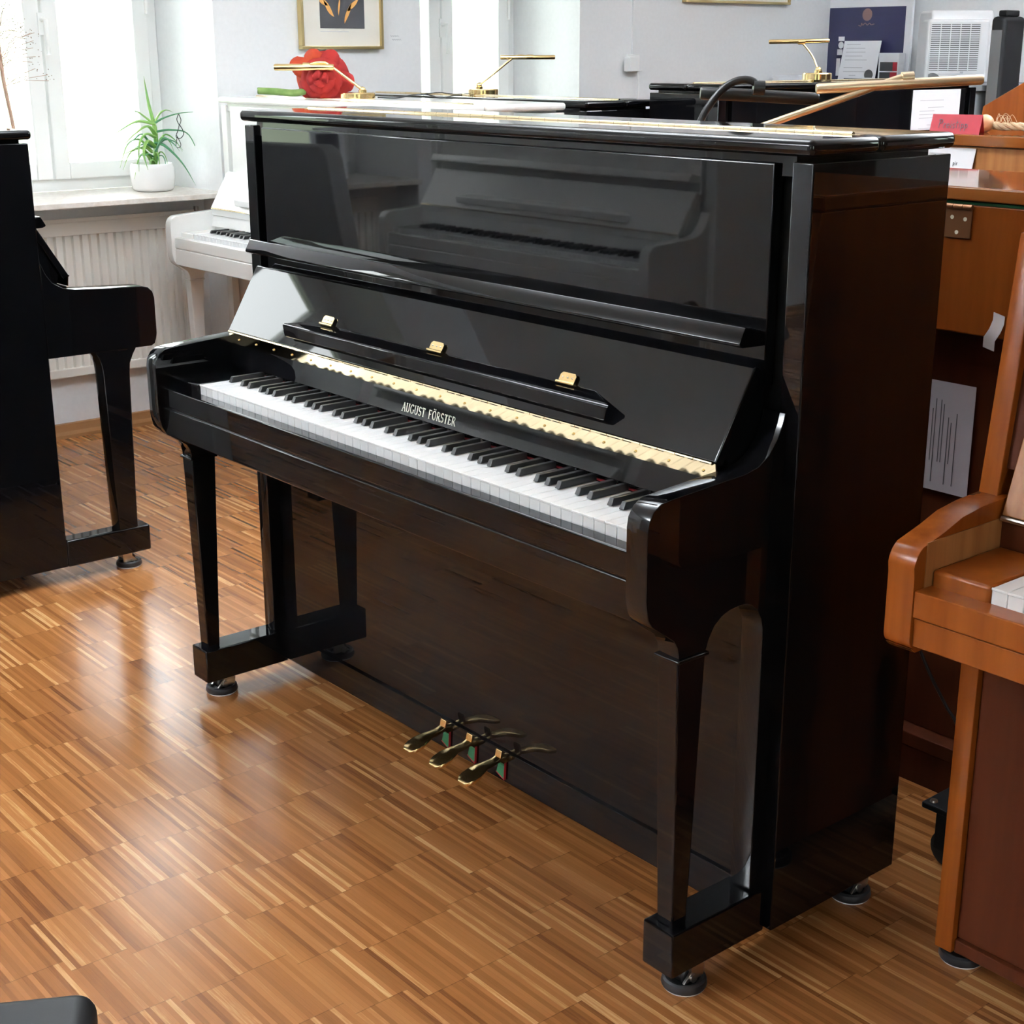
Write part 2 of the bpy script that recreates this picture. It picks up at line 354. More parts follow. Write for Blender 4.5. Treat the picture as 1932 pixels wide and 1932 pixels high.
wall('wall_left', ROOM_B - ROOM_F, (WALL, ROOM_B, 0), -PI / 2, [gap(ROOM_B - p[1], w) for p, r, w in WINDOWS[:3]])
wall('wall_front', ROOM_R - WALL, (WALL, ROOM_F, 0), 0, [gap(p[0] - WALL, w) for p, r, w in WINDOWS[3:4]], M['wall_grey'])
wall('wall_right', ROOM_B - ROOM_F, (ROOM_R, ROOM_F, 0), PI / 2, [gap(p[1] - ROOM_F, w) for p, r, w in WINDOWS[4:5]], M['wall_wood'])
wall('wall_back', ROOM_R - WALL, (ROOM_R, ROOM_B, 0), PI, [gap(ROOM_R - p[0], w) for p, r, w in WINDOWS[5:]])
for k, ((wx, wy), wr, ww) in enumerate(WINDOWS):
    w = bpy.data.objects.new('window_%d' % (k + 1), None); COL.objects.link(w); struct(w); w.location = (wx, wy, 0); w.rotation_euler = (0, 0, wr)
    a, b = -ww / 2, ww / 2; fr = MB(); y0, y1 = -.07, .02
    fr.box(a, a + .05, y0, y1, W_Z0, W_Z1).box(b - .05, b, y0, y1, W_Z0, W_Z1).box(a + .05, b - .05, y0, y1, W_Z0, W_Z0 + .05).box(a + .05, b - .05, y0, y1, W_Z1 - .05, W_Z1)
    fr.obj('window_frame', M['upvc'], w, .004)
    for (c, d, hinge) in ((a + .045, -.004, a + .05), (.004, b - .045, b - .05)):
        s = MB(); q0, q1 = -.03, .04; t = .062; z0, z1 = W_Z0 + .045, W_Z1 - .045
        s.box(c, c + t, q0, q1, z0, z1).box(d - t, d, q0, q1, z0, z1).box(c + t, d - t, q0, q1, z0, z0 + t).box(c + t, d - t, q0, q1, z1 - t, z1)
        so = s.obj('sash', M['upvc'], w, .005)
        MB().box(c + t, d - t, -.002, .004, z0 + t, z1 - t).obj('glass_pane', M['glass'], so)
        for z in (W_Z0 + .70, W_Z1 - .25): MB().lathe([(.008, -.045), (.008, .045)], (hinge, .045, z), 10).obj('sash_hinge', M['upvc'], so)
    h = MB().box(-.014, .014, .04, .048, 1.42, 1.50); h.tube([(0, .048, 1.475), (0, .085, 1.475), (0, .088, 1.35)], .009, 8)
    h.obj('window_handle', M['upvc'], w, .002)
    MB().box(a - .004, b + .004, .02, REVEAL + .022, W_Z0 - .02, W_Z0).obj('window_sill', M['stone'], w, .003)
# oak cove strip along the foot of the left wall
tr = MB(); pr = [(WALL, 0), (WALL + .035, 0), (WALL + .033, .012), (WALL + .018, .022), (WALL + .012, .048), (WALL, .050)]
tr.prism(pr, 'y', ROOM_F, ROOM_B); struct(tr.obj('baseboard_left', M['oak_trim']))

def radiator(loc, width, label):
    """ribbed panel radiator; local x runs along the wall, front faces -y"""
    t = thing('radiator', label, 'radiator', loc, PI / 2, 'radiators under the windows')
    h0, h1 = .19, .775; poly = []; n = int(width / .0333)
    for i in range(n):
        x = i * width / n; p = width / n
        poly += [(x, .012), (x + p * .22, .012), (x + p * .36, 0), (x + p * .86, 0)]
    poly += [(width, .012), (width, .030), (0, .030)]
    MB().prism(poly, 'z', h0 + .03, h1 - .06).obj('ribbed_panel', M['radiator'], t, .0, smooth=25)
    MB().box(0, width, -.004, .030, h0, h0 + .034).obj('lower_edge', M['radiator'], t, .004); MB().box(0, width, -.004, .030, h1 - .062, h1 - .012).obj('upper_edge', M['radiator'], t, .004)
    g = MB().box(-.004, width + .004, -.002, .006, h1 - .014, h1).box(-.004, width + .004, .072, .08, h1 - .014, h1)
    for i in range(int(width / .022)): g.box(.004 + i * .022, .010 + i * .022, .006, .072, h1 - .010, h1 - .004)
    g.obj('top_grille', M['radiator'], t)
    MB().box(0, width, .05, .078, h0, h1 - .014).obj('rear_panel', M['radiator'], t, .004)
    MB().tube([(width - .01, .03, h1 - .02), (width + .028, .03, h1 - .02)], .012, 10).tube([(width + .03, .03, h1 - .055), (width + .03, .03, h1 + .01)], .010, 10).obj('bleed_valve', M['steel'], t)
    MB().tube([(width + .005, .035, h0 + .03), (width + .035, .035, h0 + .03), (width + .035, .035, 0)], .010, 10).obj('supply_pipe', M['radiator'], t)
    return t
radiator((WALL - .125, .545, 0), .845, 'cream ribbed radiator under the window with the potted plant')
radiator((WALL - .125, -1.85, 0), .845, 'cream ribbed radiator under the window with the leaning poster')

# ------------------------------------------------------------------ added fill lights, out of view, brightening the room off the ceiling
for x, y, power in ((-1.0, -3.6, .70), (-.9, .3, .20), (.5, 3.4, .58)):
    t = thing('fill_uplight', 'white uplight added out of view as fill light for the room', 'lamp', (x, y, 2.30), 0, 'added fill uplights')
    MB().hexa([(-.55, -.06, 0), (.55, -.06, 0), (.55, .06, 0), (-.55, .06, 0)], [(-.60, -.10, .05), (.60, -.10, .05), (.60, .10, .05), (-.60, .10, .05)]).obj('tray', M['upvc'], t, .006)
    MB().tube([(-.4, 0, .05), (-.4, 0, ROOM_H - 2.30)], .002, 6).obj('wire', M['steel'], t); MB().tube([(.4, 0, .05), (.4, 0, ROOM_H - 2.30)], .002, 6).obj('wire', M['steel'], t)
    l = bpy.data.lights.new('uplight', 'AREA'); l.shape = 'RECTANGLE'; l.size = 1.1; l.size_y = .14; l.energy = FILL_UPLIGHT * power; l.color = (.86, .93, 1)
    o = bpy.data.objects.new('uplight', l); COL.objects.link(o); o.parent = t; o.location = (0, 0, .058); o.rotation_euler = (PI, 0, 0)

# ------------------------------------------------------------------ upright pianos
KEY_PAT = [1, 0, 1, 1, 0, 1, 1]      # A B | C D E | F G : a black key after A, C, D, F, G
def key_meshes(white, black, pre):
    wk = MB().box(0, .0227, -.0184, .112, .7000, .7255)
    wk.box(-.0002, .0229, -.0200, -.0174, .7225, .7262)
    bk = MB().hexa([(-.0053, .0345, .7264), (.0053, .0345, .7264), (.0053, .112, .7264), (-.0053, .112, .7264)],
                   [(-.0043, .0400, .7375), (.0043, .0400, .7375), (.0043, .112, .7375), (-.0043, .112, .7375)])
    return wk.mesh(pre + '_white_key', white, .0007, 1), bk.mesh(pre + '_black_key', black, .0011, 2)
KEYS_DARK = key_meshes(M['white_key'], M['black_key'], 'ebony')
def keyboard(root, x0, first=0, last=52, dy=0.0, dz=0.0, s=1.0):
    for i in range(first, last):
        inst('white_key', KEYS_DARK[0], root, (x0 + i * .0235 * s, dy, dz))
        if KEY_PAT[i % 7] and i < 51:
            sh = {0: .0012, 2: -.0016, 3: .0016, 5: -.002, 6: 0}.get(i % 7, 0)
            inst('black_key', KEYS_DARK[1], root, (x0 + (i + 1) * .0235 * s - .0004 + sh, dy, dz))
def caster(root, x, y, top=.047):
    c = MB().box(x - .017, x + .017, y - .014, y + .014, .030, top + .001)
    c.hexa([(x - .017, y - .03, .016), (x - .012, y - .03, .016), (x - .012, y + .012, .016), (x - .017, y + .012, .016)], [(x - .017, y - .012, .034), (x - .012, y - .012, .034), (x - .012, y + .014, .034), (x - .017, y + .014, .034)])
    c.hexa([(x + .012, y - .03, .016), (x + .017, y - .03, .016), (x + .017, y + .012, .016), (x + .012, y + .012, .016)], [(x + .012, y - .012, .034), (x + .017, y - .012, .034), (x + .017, y + .014, .034), (x + .012, y + .014, .034)])
    o = c.obj('caster', M['steel'], root, .001)
    MB().lathe([(.004, -.020), (.004, .020)], (x, y - .012, .022), 10, 'x').lathe([(.007, .017), (.007, .021)], (x, y - .012, .022), 12, 'x').obj('axle', M['steel'], o)
    MB().lathe([(.012, -.010), (.015, -.007), (.015, .007), (.012, .010)], (x, y - .012, .0225), 18, 'x').obj('wheel', M['rubber'], o)
def cup(x, y, label):
    t = thing('caster_cup', label, 'caster cup', (x, y, 0), 0, 'caster cups under piano feet')
    MB().lathe([(.031, 0), (.033, .0025), (.033, .0035)], (0, 0, 0), 36).obj('felt_ring', M['pot'], t, smooth=25).__setitem__('label', 'pale felt ring')
    MB().lathe([(.0335, .0036), (.035, .007), (.0335, .016), (.030, .0185), (.024, .016), (.020, .0085), (.001, .0075)], (0, 0, 0), 36).obj('dish', M['rubber'], t)
    return t

def upright(name, label, loc, rz, m, H=1.2435, W=.7452, D=.5153, keys=True, kx=-.581, main=False, cat='piano', fall='open', hinge=None, group=None, ledge=True, ledge_dz=0.0, ext=None):
    """free-standing upright with toe blocks: local x along the keyboard, front faces -y, y=0 at the toe fronts"""
    t = thing(name, label, cat, loc, rz, group)
    xi = W - .0364; xp = W - .0667; xc1 = W - .0232; xc0 = W - .0632; zs = H - .0305; bv = .0022
    for s in (-1, 1):
        a, b = sorted((s * xi, s * W))
        MB().box(a, b, .2064, D, .0474, zs).obj('side_panel', m, t, bv)
    # top: front flap and rear lid with a gilt continuous hinge between them
    MB().box(-W - .0046, W + .0046, .1965, .3445, H - .023, H).obj('lid_flap', m, t, .0095, 5, 60)
    MB().box(-W - .0046, W + .0046, .3465, D + .005, H - .023, H).obj('lid', m, t, .0095, 5, 60)
    MB().box(-xi, xi, .215, D - .005, zs - .02, H - .023).obj('lid_frame', m, t)
    hg = MB(); n = int((W * 2 - .06) / .0345)
    for i in range(n):
        x = -W + .03 + i * .0345; hg.lathe([(.0036, 0), (.0036, .0338)], (x, .3455, H + .0005), 10, 'x')
    hg.box(-W + .03, W - .03, .3390, .3520, H - .0005, H + .0006)
    hg.obj('lid_hinge', hinge or M['brass_pol'], t)
    MB().box(-xp, xp, .206, .226, .90, zs - .003).obj('upper_panel', m, t, bv)
    MB().box(-xi, xi, .232, .242, .10, zs - .02).box(-xi, xi, D - .03, D - .012, .06, zs - .02).obj('inner_case', M['black_satin'] if m is not M['white_lac'] else m, t)
    if ledge:
        MB().prism([(y, z + ledge_dz) for y, z in ((.1524, .967), (.1535, .9640), (.162, .9605), (.2058, .9590), (.2058, .9800), (.172, .9885), (.166, .9890), (.1640, .9880))], 'x', -xp + .003, xp - .003).obj('music_ledge', m, t, .0012)
    # opened fallboard
    if fall == 'open':
        v = Vector((0, .0771, .1299)).normalized(); nn = Vector((0, v.z, -v.y))      # nn points into the board
        A, B = Vector((0, .1063, .806)), Vector((0, .1834, .936))
        fb = [A, B - v * .004, B + nn * .005, B + nn * .018 - v * .001, A + nn * .018]
        fo = MB().prism([(p.y, p.z) for p in fb], 'x', -xp - .0035, xp + .0035).obj('fallboard', m, t, .0024, 3)
    else:
        fo = None
    # name board, felt, hinge strip
    MB().prism([(.1050, .7385), (.1150, .7795), (.150, .7900), (.150, .7385)], 'x', -xc0, xc0).obj('name_board', m, t, .0012)
    MB().prism([(.1075, .8045), (.1105, .7800), (.1140, .7800), (.1105, .8052)], 'x', -xp - .003, xp + .003).obj('hinge_leaf', m if m is M['white_lac'] else M['brass_pol'], t); hs = MB()
    for i in range(38): hs.lathe([(.0026, 0), (.0026, .0345)], (-xp + i * .0357, .1063, .8048), 8, 'x')
    hs.obj('fallboard_hinge', M['brass_pol'], t)
    MB().box(-xc0 + .12, xc0 - .04, .1125, .118, .7268, .7284).obj('key_felt', M['red_felt'], t)
    MB().box(-xc0, xc0, .118, .205, .70, .7385).prism([(.152, .739), (.2055, .739), (.2055, .926), (.2015, .926), (.133, .809)], 'x', -xp, xp).obj('action_cover', m, t)
    # key bed, slip, blocks
    MB().box(-xc0, xc0, -.026, .205, .606, .695).obj('keybed', m, t)
    MB().box(-xc0, xc0, -.050, -.0212, .6690, .7085).box(-xc0, xc0, -.047, -.027, .66, .672).obj('key_slip', m, t, .0028, 3)
    MB().box(-xc0, xc0, -.050, -.027, .6080, .6660).obj('bed_rail', m, t, .0028, 3)
    MB().box(-xc0, kx - .001, -.024, .118, .695, .7262).obj('key_block', m, t, .003, 3)
    MB().box(kx + 52 * .0235 + .001, xc0, -.024, .118, .695, .7262).obj('key_block', m, t, .003, 3)
    if keys: keyboard(t, kx)
    # arms with their leg necks, legs, toe blocks
    arm = [(-.0610, .640)] + [(-.0625, .650), (-.0626, .657), (-.0630, .741), (-.0630, .748), (-.0605, .763), (-.0520, .776), (-.0390, .7840), (-.020, .7865), (.073, .7925), (.125, .7955), (.152, .801), (.173, .814), (.189, .834), (.199, .855), (.204, .870), (.206, .870), (.2060, .862),
           (.206, .118), (.1785, .118), (.1784, .124), (.1781, .545), (.1780, .552), (.1740, .568), (.1650, .584), (.1530, .595), (.1390, .600), (.1220, .6005), (.1050, .599), (.0900, .594), (.0740, .582), (.0640, .566), (.0590, .552), (.0580, .546),
           (.0035, .546), (.0035, .556), (.0010, .568), (-.0060, .580), (-.0170, .588), (-.0350, .601), (-.0500, .612), (-.0575, .624)]
    if ext is not None:
        # plainer case: square-fronted arms, legs flaring straight into them, no rings
        e = -ext
        arm = [(e - .060, .628), (e - .0625, .640), (e - .0625, .735), (e - .058, .752), (e - .046, .764), (e - .030, .768), (.060, .774), (.120, .778), (.150, .784), (.178, .800), (.195, .825), (.204, .850), (.206, .850), (.206, .6085), (e - .045, .6085), (e - .055, .614)]
        lg2 = [(e + .035, .117), (e + .023, .545), (e + .020, .570), (e + .010, .592), (e - .001, .609), (e + .119, .609), (e + .108, .594), (e + .101, .572), (e + .099, .550), (e + .089, .117)]
        for s in (-1, 1):
            a, b = sorted((s * xc0, s * (W - .002))); MB().prism(arm, 'x', a, b).obj('arm', m, t, .004, 3, 40)
            c = s * (W - .028)
            MB().prism(lg2, 'x', c - .026, c + .026).obj('leg', m, t, .003)
            MB().box(c - .0262, c + .0262, e, .206, .0445, .118).obj('toe_block', m, t, .006, 3)
    else:
        for s in (-1, 1):
            a, b = sorted((s * xc0, s * xc1)); MB().prism(arm, 'x', a, b).obj('arm', m, t, .0045, 3, 40)
            c = s * (xc0 + xc1) / 2
            lg = MB().hexa([(c - .0165, .0135, .117), (c + .0165, .0135, .117), (c + .0165, .0430, .117), (c - .0165, .0430, .117)],
                           [(c - .0205, .0030, .5465), (c + .0205, .0030, .5465), (c + .0205, .0585, .5465), (c - .0205, .0585, .5465)])
            lo = lg.obj('leg', m, t, .003)
            MB().box(c - .0245, c + .0245, -.0010, .0625, .5440, .5500).obj('leg_ring', m, lo, .0025, 3)
            MB().box(c - .0312, c + .0312, 0, .204, .0445, .118).obj('toe_block', m, t, .003)
    MB().box(-xi, xi, .2085, .224, .1112, .640).obj('lower_panel', m, t, .0006)
    MB().box(-xi, xi, .2035, .226, .0474, .1110).obj('bottom_rail', m, t, .0018)
    MB().box(-xi, xi, .226, D - .03, .0474, .070).obj('bottom_board', m, t)
    if fo is not None:
        # folded music rest on the fallboard
        rr = MB(); q0, q1 = -.463, .463
        prof = [(.1368, .8585), (.1090, .8500), (.1052, .8468), (.1055, .8255), (.1080, .8235), (.1220, .8300)]
        n = len(prof)
        def P(x, k=1.0): return [(x, .1368 + (p[0] - .1368) * k, .8585 + (p[1] - .8585) * k) for p in prof]
        e0 = [.060, 0, 0, .006, .016, .050]
        rr.v = [(x + d, y, z) for (x, y, z), d in zip(P(q0), e0)] + [(x - d, y, z) for (x, y, z), d in zip(P(q1), e0)]; rr.f = [tuple(range(n))[::-1], tuple(range(n, 2 * n))] + [(i, (i + 1) % n, n + (i + 1) % n, n + i) for i in range(n)]
        rr.obj('music_rest', m, fo, .0016)
        if main:
            for x in (-.347, -.003, .338):
                up = Vector((0, .51, .86)); O = Vector((x, .1345, .8590)); nv = Vector((0, -.86, .51))
                hb = MB(); R_ = Vector((1, 0, 0))
                q = [O - R_ * .018, O + R_ * .018, O + R_ * .018 + up * .013, O + R_ * .014 + up * .017, O - R_ * .014 + up * .017, O - R_ * .018 + up * .013]
                q0_ = [p + nv * .0006 for p in q]; q1_ = [p + nv * .0022 for p in q]; k = len(q)
                hb.add(q0_ + q1_, [tuple(range(k))[::-1], tuple(range(k, 2 * k))] + [(i, (i + 1) % k, k + (i + 1) % k, k + i) for i in range(k)])
                hb.lathe([(.0028, -.021), (.0028, .021)], tuple(O + nv * .0025), 10, 'x')
                ho = hb.obj('rest_hinge', M['brass'], fo); ho['label'] = 'small brass hinge'
                for dx in (-.011, 0, .011): hb2 = O + R_ * dx + up * .009 + nv * .0022; MB().ball(tuple(hb2), .0018, 5, .8).obj('hinge_screw', M['steel'], fo)
            sc = MB()
            for i in range(20):
                sc.ball((-xp + .035 + i * .0685, .1086, .7905), .0022, 5)
            sc.obj('hinge_screw', M['brass'], t)
    # feet
    for s in (-1, 1):
        caster(t, s * (W - .036), .065 - (ext or 0)); caster(t, s * (W - .033), D - .055)
    return t

main = upright('upright_piano', 'large glossy black upright piano with open keyboard and gold maker lettering', (0, 0, 0), 0, M['black'], main=True)
# gold lettering on its name board
tilt = Vector((0, .0100, .0410)).normalized()
lt = MB(); txt = 'AUGUST F\u00d6RSTER'; hh = .0150; cw = 1.0
wdt = text_width(txt, hh, cw, .16)
lettering(lt, txt, Vector((.008 - wdt / 2, .1070, .7465)), (1, 0, 0), tilt, hh, .14, cw, .16)
lt.obj('lettering', M['pale_print'], main)['label'] = 'gold maker lettering reading AUGUST F\u00d6RSTER'
# pedals with their felted slots
for x in (-.068, .014, .102):
    def loop(y, z, w, h): return [(x - w, y, z - h), (x + w, y, z - h), (x + w, y, z + h), (x - w, y, z + h)]
    secs = [(.212, .098, .0075, .006), (.190, .100, .0075, .006), (.184, .1035, .0085, .0045), (.176, .1015, .0085, .0035), (.168, .1000, .0085, .0040), (.152, .0985, .0095, .0044), (.140, .0955, .0140, .0044), (.128, .0915, .0188, .0042), (.114, .0868, .0198, .0040), (.103, .0835, .0165, .0036), (.0970, .0818, .0100, .0028)]
    vs = [q for s_ in secs for q in loop(*s_)]; k = len(secs)
    fs = [(0, 1, 2, 3)[::-1], tuple(range(4 * k - 4, 4 * k))] + [(4 * i + j, 4 * i + (j + 1) % 4, 4 * i + 4 + (j + 1) % 4, 4 * i + 4 + j) for i in range(k - 1) for j in range(4)]
    pd = MB().add(vs, fs); pd.hexa([(x - .0085, .181, .1000), (x + .0085, .181, .1000), (x + .0085, .187, .1000), (x - .0085, .187, .1000)], [(x - .0085, .186, .1210), (x + .0085, .186, .1210), (x + .0085, .190, .1195), (x - .0085, .190, .1195)])
    pd.obj('pedal', M['brass'], main, .0012, 2)
    fe = MB().prism([(x - .024, .0640), (x - .003, .0550), (x - .0010, .0830), (x - .018, .0830)], 'y', .1995, .2037).obj('pedal_felt', M['green_felt'], main)
    fe['label'] = 'green felt lining'
    MB().prism([(x - .0260, .0630), (x - .0018, .0530), (x + .0012, .0930), (x + .0002, .0930), (x - .0030, .0545), (x - .0245, .0640)], 'y', .1990, .2037).obj('felt_edge', M['red_felt'], fe)
for x, y, w in ((-.709, .053, 'front left foot'), (.709, .053, 'front right foot'), (-.712, .448, 'rear left foot'), (.712, .448, 'rear right foot')):
    if w != 'rear left foot': cup(x, y, 'black caster cup under the %s of the large black piano' % w)

def back_cloth(t, W=.70, D=.5153):
    MB().box(-W, W, D - .010, D - .004, .06, 1.12).obj('back_cloth', M['cloth'], t)['label'] = 'grey cloth covering the back'
left = upright('upright_piano', 'black upright piano standing against the window with its closed side to the room', (-2.335, .2934, 0), PI, M['black'], H=1.176, keys=False, ledge_dz=-.030, ext=.0356)
back_cloth(left)
cup(-2.335 + .709, .2934 - .029 + .010, 'black caster cup under the foot of the black piano near the radiator')
white = upright('upright_piano', 'glossy white upright piano near the window with a red cloth rose lying on its lid', (-2.35, 1.222, 0), 0, M['white_lac'], H=1.200, W=.700, D=.672, ledge=False, kx=-.545)
behind = upright('upright_piano', 'black upright piano standing back to back with the white piano', (-2.382, 2.497, 0), PI, M['black'], H=1.203, keys=False, D=.520)
far = upright('upright_piano', 'black upright piano with a price sheet and a gold desk lamp on its lid', (-1.0885, 2.935, 0), PI / 2, M['black'], H=1.257, keys=False, W=.705)
rear = upright('upright_piano', 'white upright piano reflected in the black piano, facing it from across the room', (-1.93, -1.50, 0), PI, M['white_lac'], H=1.20, W=.745)
lt = MB(); wdt = text_width('SCHIMMEL', .018, 1, .14)
lettering(lt, 'SCHIMMEL', (-wdt / 2, .1083, .752), (1, 0, 0), tilt, .018, .13, 1, .14); lt.obj('lettering', M['brass_mat'], rear)

# ------------------------------------------------------------------ brown pianos on the right
def brown_front():
    """cherry piano at the right edge; only its left part is in view"""
    t = thing('upright_piano', 'cherry brown upright piano at the right edge with rounded key arm and white keys', 'piano', (0, 0, 0))
    W0, W1 = .915, 2.395
    side = [(.394, .030), (.394, .700), (.398, .765), (.440, 1.12), (.800, 1.12), (.800, .030)]
    for a in (W0, W1 - .030): MB().prism(side, 'x', a, a + .030).obj('side_panel', M['wood'], t, .002)
    MB().box(W0, W1, .446, .81, 1.12, 1.145).obj('lid', M['wood_h'], t, .004)
    MB().hexa([(W0 + .03, .415, .80), (W1 - .03, .415, .80), (W1 - .03, .435, .80), (W0 + .03, .435, .80)], [(W0 + .03, .455, 1.118), (W1 - .03, .455, 1.118), (W1 - .03, .475, 1.118), (W0 + .03, .475, 1.118)]).obj('upper_panel', M['wood_dark'], t)
    arm = [(.205, .588)] + arc(.218, .603, .018, 250, 180, 4) + [(.200, .690)] + arc(.232, .700, .034, 175, 120, 5) + [(.262, .742), (.300, .7545), (.345, .7605), (.394, .763), (.42, .763), (.42, .580), (.215, .580)]
    for a, b in ((W0, .957), (W1 - .042, W1)):
        ao = MB().prism(arm, 'x', a, b).obj('arm', M['wood'], t, .004, 3)
    MB().box(.9575, .9590, .222, .394, .628, .735).obj('arm_lining', M['wood_light'], t)['label'] = 'lighter striped inner face'
    MB().box(.957, W1 - .042, .202, .240, .634, .672).obj('key_slip', M['wood_h'], t, .002)
    MB().box(.957, W1 - .042, .206, .240, .592, .632).obj('bed_rail', M['wood_h'], t, .002)
    MB().box(.957, W1 - .042, .240, .415, .592, .655).obj('keybed', M['wood_dark'], t)
    MB().box(.959, 1.0470, .236, .392, .655, .6945).obj('key_block', M['wood_h'], t, .005, 3)
    MB().box(.958, W1 - .043, .394, .412, .69, .738).obj('name_board', M['wood_dark'], t, .002)
    hs = MB().box(.960, W1 - .045, .386, .3945, .733, .736).lathe([(.003, 0), (.003, 1.38)], (.962, .3865, .7375), 8, 'x')
    hs.obj('fallboard_hinge', M['steel'], t)
    sc = MB()
    for i in range(4): sc.lathe([(.0035, -.0012), (.0030, .0008)], (.995 + i * .09, .3935, .722), 10, 'y')
    MB().hexa([(.962, .386, .7410), (W1 - .046, .386, .7410), (W1 - .046, .402, .7400), (.962, .402, .7400)], [(.962, .425, .860), (W1 - .046, .425, .860), (W1 - .046, .440, .857), (.962, .440, .857)]).obj('fallboard', M['wood_light'], t, .002)
    keyboard(t, 1.0480, 0, 52, .258, -.0325)
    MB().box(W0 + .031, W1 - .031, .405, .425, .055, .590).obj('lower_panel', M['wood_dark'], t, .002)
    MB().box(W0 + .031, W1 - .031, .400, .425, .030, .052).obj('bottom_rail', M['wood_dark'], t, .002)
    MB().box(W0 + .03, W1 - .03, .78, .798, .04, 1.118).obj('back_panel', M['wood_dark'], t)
    for x in (W0 + .030, W1 - .03):
        MB().box(x - .012, x + .012, .425, .455, .014, .031).obj('foot', M['wood_dark'], t)
    return t
brown_front()
cup(.938, .436, 'black caster cup under the leg of the cherry brown piano')

def brown_back():
    t = thing('upright_piano', 'light brown upright piano behind, bronze lid hinge and paper sheet on its dark lower panel', 'piano', (.22, .848, 0))
    W = .70
    MB().box(-W - .01, W + .01, -.004, .350, 1.112, 1.135).obj('lid', M['wood_lid'], t, .0025)
    MB().box(-W, W, .0, .020, .886, 1.105).obj('upper_panel', M['wood_h'], t, .002)
    MB().box(-W + .002, W - .002, .006, .015, 1.103, 1.110).obj('lid_felt', M['green_felt'], t)['label'] = 'green felt strip under the lid'
    for s in (-1, 1):
        a, b = sorted((s * W, s * (W - .03))); MB().box(a, b, .021, .345, .0, 1.110).obj('side_panel', M['wood'], t, .002)
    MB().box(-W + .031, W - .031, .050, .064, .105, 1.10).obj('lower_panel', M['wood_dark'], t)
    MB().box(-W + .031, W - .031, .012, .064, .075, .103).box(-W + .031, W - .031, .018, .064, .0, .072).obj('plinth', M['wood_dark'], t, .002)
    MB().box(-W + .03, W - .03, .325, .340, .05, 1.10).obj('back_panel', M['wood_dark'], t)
    for x in (.325, -.45):
        hb = MB().box(x - .026, x + .026, -.0025, .0, 1.048, 1.098)
        ho = hb.obj('lid_hinge', M['bronze'], t, .001)
        MB().lathe([(.0045, -.027), (.0045, -.010)], (x, -.004, 1.1015), 12, 'x').lathe([(.0045, -.009), (.0045, .009)], (x, -.004, 1.1015), 12, 'x').lathe([(.0045, .010), (.0045, .027)], (x, -.004, 1.1015), 12, 'x').obj('knuckle', M['bronze'], ho)
        for dx, z in ((-.012, 1.083), (.014, 1.081), (-.001, 1.058)): MB().lathe([(.0036, -.0036), (.0030, -.0022)], (x + dx, 0, z), 12, 'y').obj('screw', M['pale_print'], ho)
    return t
brown_back()
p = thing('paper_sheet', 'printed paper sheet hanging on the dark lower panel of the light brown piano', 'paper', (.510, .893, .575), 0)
MB().box(-.105, .070, .0, .0008, .005, .210).obj('sheet', M['paper_shaded'], p)
q = MB()
for i in range(9): ruled(q, (-.09 + i * .017, -.0003, .02), (0, 0, 1), (-1, 0, 0), .16, .012, 2, .0018, .0003, 30 + i)
q.obj('print', M['ink'], p)
tp = MB(); rows = []
for i, (x, y, z) in enumerate(((.6405, .8465, .928), (.6420, .8440, .915), (.6400, .838, .900), (.6330, .835, .886), (.6310, .838, .868))):
    rows.append([(x - .011, y, z + .003), (x + .011, y, z - .002)])
tag(tp.sheet(rows).obj('tape_strip', M['tape'], None, solid=.0006), 'curling strip of clear tape on the light brown upper panel', 'tape')
cb = MB().tube(smooth_path([(.50, .845, .36), (.556, .83, .286), (.589, .825, .244), (.622, .825, .203), (.655, .82, .165), (.70, .78, .06), (.72, .72, .012)]), .003, 8)
tag(cb.obj('power_cable', M['rubber']), 'thin dark cable hanging in front of the dark lower panel', 'cable')

def dolly():
    t = thing('piano_dolly', 'black wheeled steel dolly with an upright post on the floor between pianos', 'dolly', (.772, .69, 0))
    po = MB().box(-.060, .070, -.055, .045, .100, .112).obj('plate', M['matt_black'], t, .003)
    for x, y in ((-.045, -.04), (.005, -.04), (-.045, .03), (.005, .03)): MB().lathe([(.007, .112), (.006, .1155)], (x, y, 0), 12).obj('bolt', M['steel'], po)
    for y in (-.032, .026):
        w = MB().lathe([(.028, -.012), (.034, -.009), (.034, .009), (.028, .012)], (-.010, y, .034), 22, 'y'); w.obj('wheel', M['matt_black'], t)
    MB().box(-.034, .016, -.046, -.040, .03, .102).box(-.034, .016, -.024, -.018, .03, .102).box(-.034, .016, .012, .016, .03, .102).box(-.034, .016, .036, .040, .03, .102).obj('fork', M['matt_black'], t)
    MB().box(.018, .050, -.02, .02, .112, .48).obj('post', M['matt_black'], t, .003)
    return t
dolly()

def brown_high():
    t = thing('upright_piano', 'honey brown upright piano carrying the red price card and the rope ball', 'piano', (.37, 1.9, 0))
    W = .72
    MB().box(-W - .01, W + .01, -.015, .430, 1.131, 1.158).obj('lid', M['wood_lid'], t, .003)
    MB().box(-W, W, .0, .020, .66, 1.129).obj('upper_panel', M['wood_light'], t, .002)
    for s in (-1, 1):
        a, b = sorted((s * W, s * (W - .03))); MB().box(a, b, .021, .42, .0, 1.129).obj('side_panel', M['wood'], t, .002)
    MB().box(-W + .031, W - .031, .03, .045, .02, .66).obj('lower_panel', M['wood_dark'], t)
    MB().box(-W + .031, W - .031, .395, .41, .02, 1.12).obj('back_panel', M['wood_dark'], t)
    return t
brown_high()
pp = thing('paper_sheet', 'white paper sheet leaning on the honey brown panel below the red card', 'paper', (-.270, 1.8975, .955), 0)
